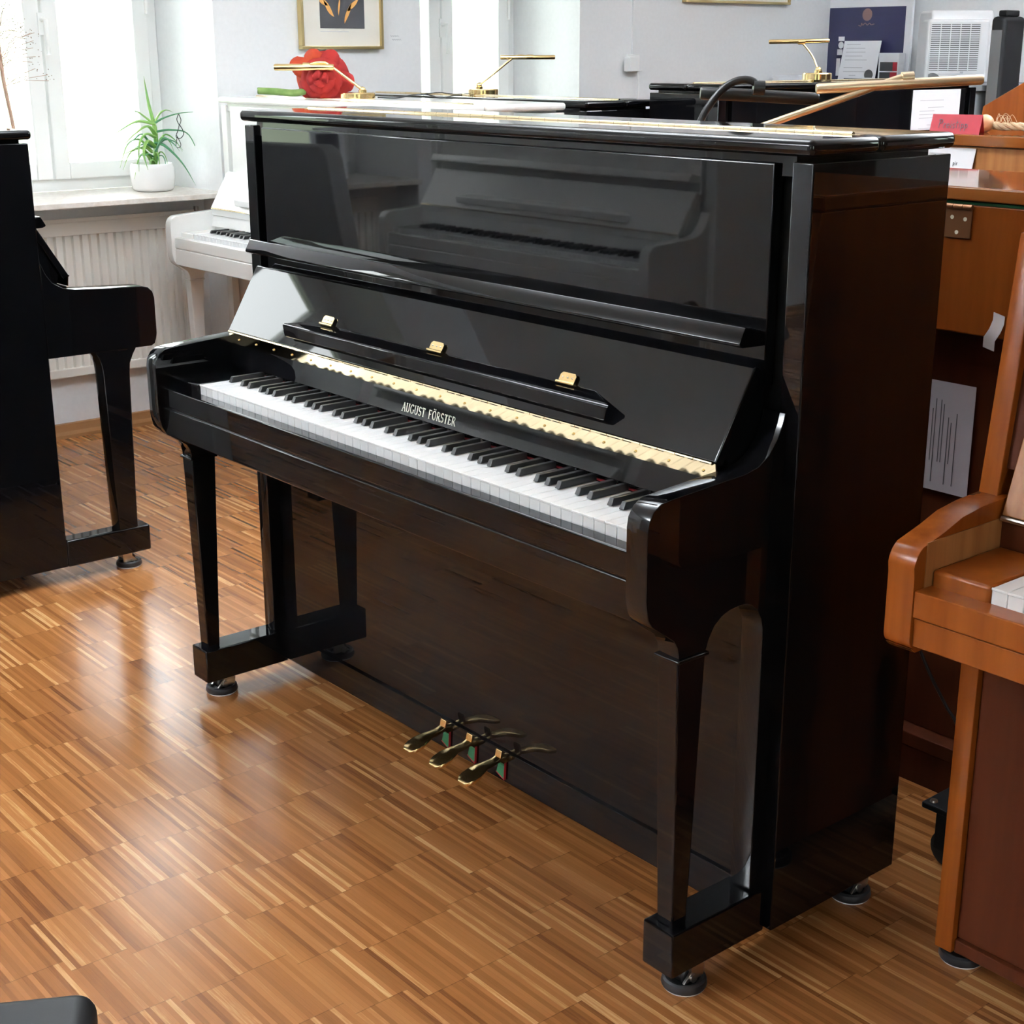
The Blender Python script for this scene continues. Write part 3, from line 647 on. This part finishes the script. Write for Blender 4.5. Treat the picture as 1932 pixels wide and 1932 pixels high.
MB().hexa([(-.125, -.014, 0), (.128, -.014, 0), (.128, -.0133, 0), (-.125, -.0133, 0)], [(-.115, -.0014, .170), (.146, -.0014, .170), (.146, -.0006, .170), (-.115, -.0006, .170)]).obj('sheet', M['paper'], pp)
lettering(MB(), 'pir', (.085, -.0050, .128), (1, 0, 0), (0, .08, 1), .012, .1).obj('print', M['ink'], pp)

# things standing on the honey brown lid
cd = thing('tent_card', 'red folded tent card handwritten Preistipp on the honey brown piano lid', 'card', (-.214, 1.940, 1.1580), math.radians(20))
cs = MB().hexa([(-.062, -.027, 0), (.062, -.027, 0), (.062, -.0262, 0), (-.062, -.0262, 0)], [(-.062, -.0006, .045), (.062, -.0006, .045), (.062, .0002, .045), (-.062, .0002, .045)])
cs.hexa([(-.062, .0262, 0), (.062, .0262, 0), (.062, .027, 0), (-.062, .027, 0)], [(-.062, -.0002, .045), (.062, -.0002, .045), (.062, .0006, .045), (-.062, .0006, .045)])
cs.obj('folded_card', M['red_card'], cd)
lettering(MB(), 'Preistipp', (-.043, -.0215, .0125), (1, .0, 0), (0, .0264, .045), .024, .055, .95, .05).obj('handwriting', M['ink'], cd)
rb = thing('rope_ball', 'small wooden ball tied to a frayed rope on the honey brown piano lid', 'ornament', (-.181, 2.012, 1.1582), math.radians(20))
MB().ball((0, 0, .022), .022, 12).obj('ball', M['ball'], rb)
rp = MB(); base = smooth_path([(.018, .003, .018), (.044, .004, .015), (.075, .006, .016), (.11, .004, .015), (.16, .010, .015), (.24, .006, .015)])
for k in range(3):
    pts = [p_ + Vector((0, math.cos(i * .55 + k * 2.094) * .0056, math.sin(i * .55 + k * 2.094) * .0056)) for i, p_ in enumerate(base)]; rp.tube(pts, .0052, 8)
ro = rp.obj('rope', M['rope'], rb)
for k in range(9):
    a = random.uniform(.2, 2.6); r_ = random.uniform(.015, .032); x = random.uniform(.022, .055)
    MB().tube(smooth_path([(x, .002, .018), (x + r_ * .5 * math.cos(a), .0, .025 + r_ * .7), (x + r_ * math.cos(a), -.004, .022 + r_ * .6), (x + r_ * 1.1 * math.cos(a) + .008, -.006, .020)]), .0006, 5).obj('fibre', M['rope'], ro)
sl = MB().prism([(-.170, 0), (-.166, .053), (.45, .39), (.50, .39), (.50, 0)], 'y', -.013, .013)
so = sl.obj('wooden_panel', M['wood'], None, .002)
so.location = (-.187, 2.270, 1.1590); tag(so, 'reddish brown wooden panel with slanted top edge standing behind the rope ball', 'panel')
MB().box(-.13, .48, .013, .05, 0, .02).obj('panel_foot', M['wood'], so)

# ------------------------------------------------------------------ piano lamps
def lamp(name, label, base, r, path, bar, barr, m, arm_r=.005, h=.022, barlen=None):
    """base puck, bent arm, long tubular shade; world coordinates"""
    t = thing(name, label, 'lamp', base, 0, 'piano lamps')
    b = Vector(base)
    MB().lathe([(r * .97, 0), (r, .003), (r, h - .004), (r * .97, h - .001), (r * .9, h), (.001, h)], (0, 0, 0), 40).obj('base', m, t, smooth=25)
    P = [Vector(p) - b for p in path]
    MB().lathe([(.014, -.002), (.014, .008), (.008, .011)], (P[0].x, P[0].y, h), 18).ball(tuple(P[0]), .011, 8).obj('joint', m, t)
    MB().tube([P[0] * 1.0] + smooth_path([tuple(p) for p in P])[1:], arm_r, 12).obj('arm', m, t)
    A, B = Vector(bar[0]) - b, Vector(bar[1]) - b; d = (B - A).normalized()
    so = MB().tube([A, A + d * .004, B - d * .004, B], [barr * .86, barr, barr, barr * .86], 20).obj('lamp_shade', m, t)
    mid = (P[-1])
    MB().tube([mid - d * .012, mid + d * .012], barr * 1.12, 16).obj('clip', m, so)
    return t
lamp('piano_lamp', 'brass piano lamp on the white piano, its shade in front of the red rose', (-2.44, 1.63, 1.2), .062,
     [(-2.437, 1.650, 1.231), (-2.470, 1.622, 1.262), (-2.530, 1.575, 1.314), (-2.548, 1.560, 1.322), (-2.566, 1.538, 1.320), (-2.583, 1.516, 1.310)],
     ((-2.651, 1.427, 1.307), (-2.518, 1.588, 1.306)), .0115, M['brass'])
lamp('piano_lamp', 'slim brass piano lamp standing in front of the bright window', (-2.45, 2.20, 1.203), .056,
     [(-2.462, 2.190, 1.238), (-2.440, 2.235, 1.275), (-2.407, 2.303, 1.332), (-2.395, 2.322, 1.342), (-2.380, 2.340, 1.342), (-2.366, 2.356, 1.338)],
     ((-2.436, 2.271, 1.337), (-2.306, 2.428, 1.337)), .008, M['brass'], .004)
lamp('piano_lamp', 'brass desk lamp with thin curved neck on the far black piano lid', (-1.45, 2.899, 1.258), .051,
     [(-1.450, 2.905, 1.294), (-1.458, 2.904, 1.306), (-1.472, 2.902, 1.332), (-1.489, 2.894, 1.358), (-1.511, 2.879, 1.387)],
     ((-1.586, 2.793, 1.388), (-1.451, 2.956, 1.391)), .0074, M['brass'], .0032, .026)
lamp('piano_lamp', 'large matt gold piano lamp with a thick tube shade behind the black piano lid', (-.130, .945, 1.135), .055,
     [(-.125, .950, 1.172), (-.045, 1.060, 1.219), (.020, 1.158, 1.257), (.089, 1.261, 1.299), (.103, 1.282, 1.303)],
     ((-.011, 1.131, 1.281), (.204, 1.400, 1.299)), .0105, M['brass_mat'], .0075)
lamp('piano_lamp', 'black gooseneck piano lamp with a long black shade behind the black piano lid', (-.235, 1.00, 1.135), .060,
     [(-.230, 1.003, 1.165), (-.226, 1.010, 1.200), (-.219, 1.028, 1.238), (-.207, 1.058, 1.276), (-.194, 1.082, 1.293), (-.180, 1.102, 1.298), (-.166, 1.114, 1.293), (-.158, 1.121, 1.281)],
     ((-.255, 1.044, 1.270), (-.090, 1.237, 1.257)), .0135, M['black_satin'], .0080)
lc = lambda pts, r=.0024: MB().tube(smooth_path(pts), r, 8)
tag(lc([(-2.39, 1.68, 1.206), (-2.36, 1.74, 1.2035), (-2.34, 1.79, 1.212), (-2.31, 1.83, 1.214), (-2.29, 1.87, 1.2035), (-2.27, 1.885, 1.2035)]).obj('lamp_cord', M['black_satin']), 'thin black lamp cord looping on the white piano lid', 'cord', 'lamp cords')
tag(lc([(-2.502, 2.175, 1.209), (-2.53, 2.13, 1.2055), (-2.56, 2.08, 1.212), (-2.585, 2.05, 1.209), (-2.60, 2.03, 1.2055)], .0018).obj('lamp_cord', M['black_satin']), 'thin lamp cord on the black piano lid by the bright window', 'cord', 'lamp cords')

# ------------------------------------------------------------------ cloth rose lying on the white piano
def rose():
    c0 = Vector((-2.592, 1.572, 1.2)); t = thing('cloth_rose', 'large red cloth rose with a green stem lying on the white piano lid', 'flower', tuple(c0), math.radians(50.3))
    # local x = along the picture, -y = towards the viewer; the bloom faces the viewer, stem to the left behind it
    t.scale = (.86, .86, .86); C = Vector((.012, .0, .078)); rnd = random.Random(3)
    def petal(ang, rad, size, depth, tilt, m, name='petal', wob=.010):
        rows = []; ca, sa = math.cos(ang), math.sin(ang); n1, n2 = 8, 10
        ph = rnd.uniform(0, 6)
        for i in range(n1 + 1):
            u = i / n1; row = []
            for k in range(n2 + 1):
                v = (k / n2 - .5) * 2; half = size * (math.sin(min(1, u * 1.25 + .16) * PI * .5)) * (1 - .30 * max(0, u - .72) / .28)
                lat = v * half; out = rad * .25 + u * rad * (1 - .13 * v * v)
                y = depth + tilt * (u ** 2) * .05 - (1 - v * v) * .016 * (1 - u * .4) + wob * math.sin(v * 3 + ph + u * 3) * u
                if u > .85: y += .008 * (u - .85) / .15
                row.append((C.x + ca * out - sa * lat, C.y + y, max(.003, C.z + sa * out + ca * lat)))
            rows.append(row)
        return MB().sheet(rows).obj(name, m, t, solid=.004, smooth=80)
    for k in range(7): petal(k * .898 + .35, .088, .062, .018 + .003 * (k % 2), .5, M['petal'] if k not in (2, 3) else M['petal_orange'])
    for k in range(6): petal(k * 1.047 + .1, .068, .050, -.012 - .003 * (k % 2), .2, M['petal'])
    for k in range(5): petal(k * 1.257 + .5, .046, .036, -.034, .0, M['petal'], wob=.006)
    for k in range(3): petal(k * 2.094 + .2, .026, .022, -.046, -.2, M['petal'], wob=.003)
    petal(2.65, .118, .040, .02, .3, M['petal_orange']); petal(1.15, .098, .040, .012, .3, M['petal']); petal(2.0, .100, .042, .02, .2, M['petal_orange'])
    petal(-.15, .105, .044, .01, .3, M['petal'])
    MB().ball((C.x, C.y - .040, C.z), .016, 8).obj('heart', M['petal'], t)
    st = MB().tube(smooth_path([(-.255, .03, .030), (-.248, .03, .030), (-.18, .026, .027), (-.10, .022, .022), (-.02, .03, .04)]), [.004, .013] + [.014] * 23, 14)
    st.obj('stem', M['stem'], t)
    return t
rose()

# ------------------------------------------------------------------ plants on the sill of the window
SZ = W_Z0
def aloe():
    t = thing('potted_plant', 'spiky green potted plant in a white pot on the window sill', 'plant', (-3.36, 1.288, SZ), 0)
    MB().lathe([(.062, 0), (.072, .003), (.080, .012), (.0845, .05), (.0845, .085), (.080, .100), (.076, .104), (.072, .100), (.068, .085), (.001, .083)], (0, 0, 0), 40).obj('pot', M['pot'], t)
    MB().lathe([(.066, .083), (.060, .090), (.001, .092)], (0, 0, 0), 24).obj('soil', M['seed'], t)
    stem = smooth_path([(0, .01, .088), (.0, .020, .15), (0, .024, .21), (0, .020, .255)])
    MB().tube(stem, [.009] * (len(stem) - 3) + [.008, .007, .006], 10).obj('stalk', M['leaf'], t)
    def leaf(p0, p1, p2, p3, w, m):
        pts = smooth_path([p0, p1, p2, p3], 7); n = len(pts)
        rr = [max(.0009, w * 1.5 * (1 - (i / (n - 1)) ** 1.4)) for i in range(n)]
        MB().tube(pts, rr, 7, True, .5).obj('leaf', m, t)
    L, Dk = M['leaf'], M['leaf_dark']
    # local y runs along the sill (to the right in view), x towards the room
    top = (0, .020, .25)
    leaf(top, (-.01, .010, .32), (-.01, .002, .38), (0, -.008, .425), .0085, L)
    leaf(top, (.02, -.05, .262), (.04, -.10, .252), (.05, -.175, .215), .0085, L)
    leaf(top, (.0, .045, .285), (.0, .075, .300), (.0, .105, .290), .0065, L)
    leaf(top, (.02, .055, .272), (.03, .12, .288), (.04, .205, .292), .0060, Dk)
    leaf(top, (.0, -.02, .28), (.0, -.045, .296), (.0, -.085, .302), .0055, L)
    leaf((0, .024, .21), (.03, -.02, .243), (.05, -.08, .222), (.06, -.150, .17), .0075, L)
    leaf((0, .026, .22), (.02, .08, .226), (.03, .15, .205), (.04, .195, .09), .0065, Dk)
    leaf((0, .022, .20), (.03, -.03, .215), (.05, -.07, .18), (.06, -.085, .08), .0070, L)
    leaf((0, .022, .18), (.03, .05, .165), (.05, .105, .10), (.06, .150, -.005 + .02), .0085, Dk)
    leaf((0, .020, .16), (.04, -.03, .19), (.06, -.06, .15), (.075, -.055, .085), .0075, L)
    rnd = random.Random(5)
    for k in range(16):
        a = rnd.uniform(-1.9, 1.9); z0 = rnd.uniform(.09, .17); l = rnd.uniform(.09, .17); dy = math.sin(a); dx = abs(math.cos(a)) * .6 + .1
        up = rnd.uniform(.01, .05); dn = rnd.uniform(-.06, .02)
        leaf((dx * .01, .012 + dy * .01, z0), (dx * l * .35, .012 + dy * l * .4, z0 + up), (dx * l * .65, .012 + dy * l * .75, z0 + up * .6), (dx * l * .8, .012 + dy * l, max(.02, z0 + dn)), rnd.uniform(.004, .0065), L if k % 3 else Dk)
    wr = MB()
    wr.tube(smooth_path([(.03, .112, .286), (.03, .103, .265), (.03, .112, .245), (.03, .120, .262), (.03, .113, .284)]), .0016, 6)
    wr.tube(smooth_path([(.03, .112, .247), (.03, .128, .215), (.03, .115, .195), (.03, .095, .20), (.03, .105, .225), (.03, .112, .245)]), .0016, 6)
    wr.tube(smooth_path([(.03, .100, .20), (.03, .092, .165), (.03, .108, .160), (.03, .112, .175), (.03, .098, .205)]), .0014, 6)
    wr.obj('wire_hook', M['black_satin'], t)
    return t
aloe()
def twig():
    t = thing('dried_branch', 'dried seed branch in a slim vase on the sill behind the left black piano', 'plant', (-3.36, .765, SZ), 0)
    MB().lathe([(.030, 0), (.036, .004), (.040, .05), (.030, .11), (.018, .15), (.020, .165), (.014, .160), (.012, .14), (.001, .13)], (0, 0, 0), 28).obj('vase', M['pot'], t)
    st = smooth_path([(0, 0, .13), (0, -.010, .26), (0, -.022, .36), (0, -.030, .44), (0, -.036, .60)]); MB().tube(st, .0065, 9).obj('stem', M['twig'], t)
    rnd = random.Random(11); sd = MB(); br = MB()
    for k in range(44):
        a = rnd.uniform(-.3, 1.6); z0 = rnd.uniform(.38, .60); l = rnd.uniform(.05, .17)
        p0 = Vector((0, -.028, z0)); p1 = p0 + Vector((rnd.uniform(-.04, .04), math.sin(a) * l, math.cos(a) * l * .6)); br.tube([p0, (p0 + p1) / 2 + Vector((0, 0, .01)), p1], .0009, 5)
        for j in range(4): sd.ball(tuple(p1 + Vector((rnd.uniform(-.02, .02), rnd.uniform(-.025, .025), rnd.uniform(-.02, .02)))), rnd.uniform(.0009, .0021), 4)
    br.obj('twigs', M['twig'], t); tag(sd.obj('seeds', M['seed'], t), None, None, None, 'stuff')
twig()

# ------------------------------------------------------------------ on the left wall
def picture(y0, y1, z0, z1, label, dark=True):
    t = thing('framed_picture', label, 'picture', (WALL, (y0 + y1) / 2, z0), PI / 2, 'pictures on the left wall')
    w = (y1 - y0) / 2; h = z1 - z0; b = .012
    fr = MB(); d = .030
    for x0, x1, a, c in ((-w, w, 0, b), (-w, w, h - b, h), (-w, -w + b, b, h - b), (w - b, w, b, h - b)): fr.box(x0, x1, -d, -.002, a, c)
    fr.obj('frame', M['gold_frame'], t, .002)
    MB().box(-w + b, w - b, -.018, -.004, b, h - b).obj('mount', M['mount'], t)
    if dark:
        # abstract dark print with loose orange leaf shapes
        px0, px1, pz0, pz1 = -.100, .107, .078, .40
        MB().box(px0, px1, -.0195, -.0182, pz0, pz1).obj('print', M['print_dark'], t)
        lv = MB(); rnd = random.Random(4)
        for (x, z, a, l, wd) in ((-.06, .155, 2.2, .085, .022), (-.085, .175, 2.7, .05, .018), (.03, .135, 1.15, .085, .018), (.055, .165, .75, .075, .020), (-.01, .16, 1.45, .07, .010), (.02, .21, 2.6, .06, .014), (-.04, .22, .6, .06, .014), (.07, .22, 1.6, .05, .012), (-.07, .27, 1.2, .07, .018), (.03, .29, 2.0, .08, .018), (-.02, .33, .9, .06, .016)):
            pts = []
            for i in range(9): u = i / 8; pts.append((u * l - l / 2, wd * .5 * math.sin(PI * u ** .8)))
            for i in range(8, -1, -1): u = i / 8; pts.append((u * l - l / 2, -wd * .5 * math.sin(PI * u ** 1.2) * .7))
            q = [(max(px0, min(px1, x + p[0] * math.cos(a) - p[1] * math.sin(a))), max(pz0, min(pz1, z + p[0] * math.sin(a) + p[1] * math.cos(a)))) for p in pts]
            lv.prism(q, 'y', -.0202, -.0194)
        lv.obj('orange_shapes', M['print_orange'], t)
        ruled(MB(), (-.10, -.0183, .060), (1, 0, 0), (0, 0, 1), .2, .010, 1, .002, .0004, 3).obj('caption', M['ink_pale'], t)
    return t
picture(1.820, 2.204, 1.368, 1.90, 'gilt framed picture with a dark orange print on the wall between the windows')
picture(3.931, 4.680, 1.578, 2.10, 'gilt framed picture above the far black piano, only its lower edge in view', False)
nt = thing('paper_note', 'small handwritten note on the wall beside the framed picture', 'note', (WALL, 2.275, 1.385), PI / 2)
MB().box(-.030, .040, -.0012, -.0002, 0, .05).obj('slip', M['wall'], nt)
qq = MB(); 
for z, x0, x1 in ((.034, -.02, .022), (.020, -.012, .034)):
    qq.tube([(x0 + (x1 - x0) * i / 14, -.0018, z + .003 * math.sin(i * 2.2)) for i in range(15)], .0008, 4)
qq.obj('handwriting', M['ink_pale'], nt)
sk = thing('wall_socket', 'white wall socket with a plug on the left wall near the far black piano', 'socket', (WALL, 3.615, 1.306), PI / 2)
MB().box(-.040, .040, -.012, 0, -.040, .040).obj('plate', M['upvc'], sk, .004)
MB().lathe([(.022, -.0125), (.022, -.0118)], (0, 0, 0), 24, 'y').obj('inset', M['paper'], sk)
MB().box(-.062, -.022, -.055, -.012, -.036, .028).hexa([(-.060, -.05, -.036), (.026, -.05, -.036), (.026, -.02, -.036), (-.060, -.02, -.036)], [(-.06, -.05, -.030), (.026, -.05, -.030), (.026, -.02, -.030), (-.06, -.02, -.030)]).obj('plug', M['upvc'], sk, .003)
MB().tube(smooth_path([(.01, -.03, -.036), (.016, -.03, -.10), (.018, -.02, -.20), (.03, -.012, -.24), (.045, -.008, -.6), (.045, -.008, -1.0)]), .0035, 8).obj('cord', M['upvc'], sk)
MB().box(-.006, .006, -.010, 0, .04, 1.2).obj('cable_duct', M['wall'], sk)

# ------------------------------------------------------------------ far corner: grey cabinet with leaflets, poster, air conditioner
gc = thing('grey_cabinet', 'grey cabinet in the far corner carrying the poster and leaflets', 'cabinet', (-2.440, 4.70, 0))
MB().box(-.66, .66, -.34, .34, 0, 1.190).obj('body', M['grey_cab'], gc, .003)
MB().box(-.68, .68, -.36, .355, 1.192, 1.216).obj('top', M['grey_cab'], gc, .003)
po = thing('poster', 'dark blue poster with a round copper emblem standing in the far corner', 'poster', (-2.885, 5.030, 1.2165), 0)
MB().box(-.245, .275, -.006, .010, 0, .56).obj('board', M['paper'], po, .001)
MB().box(-.232, .237, -.0078, -.0062, -.0, .352).obj('blue_print', M['poster'], po)
em = MB(); em.lathe([(.030, -.0090), (.030, -.0080)], (.006, 0, .316), 36, 'y'); em.obj('emblem', M['poster_logo'], po)
e2 = MB().tube(smooth_path([(-.045, -.0085, .266), (-.030, -.0085, .262), (-.026, -.0085, .276), (-.018, -.0085, .266), (-.004, -.0085, .276), (.010, -.0085, .266), (.022, -.0085, .275), (.034, -.0085, .267), (.052, -.0085, .271)]), .0022, 6); e2.obj('script_line', M['poster_logo'], po)
e3 = MB().lathe([(.017, -.0090), (.017, -.0080)], (-.148, 0, .170), 24, 'y').box(-.166, -.128, -.0090, -.0079, .190, .212).box(-.170, -.138, -.0090, -.0079, .122, .150).box(-.172, -.148, -.0090, -.0079, .02, .105)
e3.obj('white_badges', M['paper'], po)
def leaflet(x0, x1, z, h, y, lines, label, name='leaflet', band=None):
    t = thing(name, label, 'leaflet', ((x0 + x1) / 2, y, z), 0, 'leaflets by the poster'); w = (x1 - x0) / 2
    MB().hexa([(-w, 0, 0), (w, 0, 0), (w, .003, 0), (-w, .003, 0)], [(-w + .008, .03, h), (w + .006, .03, h), (w + .006, .033, h), (-w + .008, .033, h)]).obj('sheet', M['paper'], t)
    if lines: ruled(MB(), (-w * .75, .0000, .012), (1, 0, 0), (0, .03, h), w * 1.4, h * .9, lines, .003, .0008, 9).obj('print', M['ink_pale'], t)
    return t
tl = leaflet(-2.990, -2.760, 1.2165, .190, 4.955, 9, 'white printed price sheet leaning in front of the dark blue poster')
MB().lathe([(.026, -.0030), (.026, -.0010)], (.075, .005, .026), 24, 'y').obj('grey_seal', M['vent_dark'], tl)
MB().box(-.075, .085, -.001, .002, .002, .009).obj('dark_line', M['ink'], tl)
bx = thing('leaflet_box', 'small box of leaflets with dark and red pictures left of the air conditioner', 'box', (-2.690, 4.965, 1.2165), 0)
MB().box(-.058, .062, 0, .05, 0, .132).obj('carton', M['paper'], bx, .001)
MB().box(-.048, .056, -.0012, .0, .045, .088).box(-.048, .056, -.0012, .0, .004, .040).obj('picture', M['print_dark'], bx)
MB().box(.030, .056, -.0022, -.0012, .045, .088).box(.016, .056, -.0022, -.0012, .004, .040).obj('red_picture', M['red_card'], bx)
st = thing('paper_stack', 'low stack of white papers at the left foot of the poster', 'papers', (-3.00, 4.60, 1.2165), .2)
for i in range(5): MB().box(-.075 + .003 * (i % 2), .075 - .002 * i, -.05, .05 - .003 * (i % 3), .006 * i, .006 * i + .0055).obj('sheet', M['paper'], st)

ac = thing('air_conditioner', 'white portable air conditioner with a louvred grille on the grey cabinet', 'air conditioner', (-2.115, 4.700, 1.2165), math.radians(50.3))
MB().box(-.142, .142, 0, .10, 0, .278).obj('front_panel', M['appliance'], ac, .012, 4)
MB().prism([(.012, .0), (.012, .290), (.030, .318), (.22, .318), (.25, .29), (.25, .0)], 'x', -.122, .160).obj('body', M['appliance'], ac, .012, 3)
MB().box(-.127, .098, -.0012, .002, .055, .256).obj('grille_recess', M['vent_dark'], ac)
gv = MB()
for i in range(22): gv.box(-.127, .098, -.0042, -.0012, .0575 + i * .0091, .0620 + i * .0091)
for i in range(6): gv.box(-.129 + i * .0450, -.1255 + i * .0450, -.0048, -.0012, .055, .256)
gv.obj('grille', M['appliance'], ac)
MB().box(-.08, .02, -.0015, .0, .038, .041).box(.02, .034, -.0015, 0, .041, .050).obj('logo_line', M['ink_pale'], ac)
MB().box(.02, .06, -.0014, .0, .010, .032).obj('rating_plate', M['ink_pale'], ac)['label'] = 'grey rating plate'
MB().prism(arc(-.105, .004, .04, 20, 120, 6) + [(-.125, .004)], 'y', -.0015, 0).obj('dark_decal', M['vent_dark'], ac)
tw = thing('tower_cabinet', 'tall black tower standing right of the white air conditioner', 'tower', (-1.705, 4.40, 0), 0)
MB().box(-.040, .030, -.02, .14, 0, 1.495).obj('body', M['matt_black'], tw, .02, 4)
MB().box(-.025, .015, .01, .11, 1.495, 1.520).obj('cap', M['matt_black'], tw, .006, 2)
MB().box(-.030, .020, -.0225, -.0195, .2, 1.44).obj('front_grille', M['vent_dark'], tw)

# price sheet hanging on the far black piano
ps = thing('price_sheet', 'white price sheet hanging on the front of the far black piano', 'paper', (-1.2925, 3.390, .867), PI / 2)
MB().box(-.146, .146, -.0016, -.0006, 0, .355).obj('sheet', M['paper'], ps)
pr_ = MB(); ruled(pr_, (-.10, -.0017, .20), (1, 0, 0), (0, 0, 1), .20, .135, 11, .0022, .0004, 21); pr_.obj('print', M['ink_pale'], ps)

# ------------------------------------------------------------------ window sill poster seen in the black piano
bd = thing('leaning_poster', 'white poster lettered BDK leaning on the window sill, seen only as a reflection', 'poster', (-3.36, -1.69, SZ), -PI / 2 + .25)
pl = MB().hexa([(-.075, 0, 0), (.075, 0, 0), (.075, .008, 0), (-.075, .008, 0)], [(-.075, -.05, .21), (.075, -.05, .21), (.075, -.042, .21), (-.075, -.042, .21)]); pl.obj('board', M['paper'], bd)
bup = Vector((0, -.05, .21)).normalized()
def bq(x, z): return Vector((x, .0085, 0)) + bup * z
q4 = [bq(-.05, .09), bq(.05, .09), bq(.05, .19), bq(-.05, .19)]; MB().hexa([p_ for p_ in q4], [p_ + Vector((0, .001, 0)) for p_ in q4]).obj('dark_picture', M['print_dark'], bd)
w5 = text_width('BDK', .036, 1, .35); lettering(MB(), 'BDK', bq(w5 / 2, .025) + Vector((0, .0004, 0)), (-1, 0, 0), bup, .036, .12, 1, .35).obj('lettering', M['ink'], bd)

sc_ = MB().prism([(-.42, .02), (.42, .02), (.335, .80), (.262, 1.05), (.245, 1.072), (.21, 1.085), (-.30, 1.075), (-.36, 1.06), (-.40, .98)], 'y', -.03, .03).obj('stand_in_screen', M['screen'], None, .008)
sc_.location = (-2.14, -.75, 0); tag(sc_, 'grey stand-in screen for an unknown shape, seen only as a reflection in the black piano', 'screen')  # stands in for an unidentified grey shape mirrored in the black piano
for x in (-.3, .3): MB().box(x - .03, x + .03, -.16, .16, 0, .025).obj('foot', M['black_satin'], sc_)
bk = thing('backdrop', 'tall dark wooden bookcase against the back wall, unseen, added to darken reflections', 'backdrop', (.55, 5.06, 0), 0)  # unseen shelving added so the far black piano reflects something dark
MB().box(-1.45, 1.45, -.36, 0, 0, .08).obj('base', M['wood_dark'], bk); MB().box(-1.45, 1.45, -.02, 0, .08, 2.1).obj('back_panel', M['wall_wood'], bk); MB().box(-1.47, 1.47, -.38, 0, 2.1, 2.13).obj('top', M['wood_dark'], bk)
for x in (-1.45, -.48, .46, 1.43): MB().box(x, x + .02, -.36, -.02, .08, 2.1).obj('upright', M['wood_dark'], bk)
for z in (.5, .9, 1.3, 1.7): MB().box(-1.43, 1.43, -.35, -.02, z, z + .02).obj('shelf', M['wood_dark'], bk)

# ------------------------------------------------------------------ piano bench in the near left corner
bn = thing('piano_bench', 'black padded piano bench in the near left corner, only its far edge in view', 'bench', (.809, -1.221, 0), math.radians(60))
MB().box(-.28, .28, -.16, .16, .432, .480).obj('seat', M['seat'], bn, .020, 5)
MB().box(-.27, .27, -.15, .15, .365, .431).obj('apron', M['black'], bn, .004)
for x in (-.25, .25):
    for y in (-.13, .13): MB().hexa([(x - .014, y - .014, 0), (x + .014, y - .014, 0), (x + .014, y + .014, 0), (x - .014, y + .014, 0)], [(x - .02, y - .02, .365), (x + .02, y - .02, .365), (x + .02, y + .02, .365), (x - .02, y + .02, .365)]).obj('leg', M['black'], bn, .002)
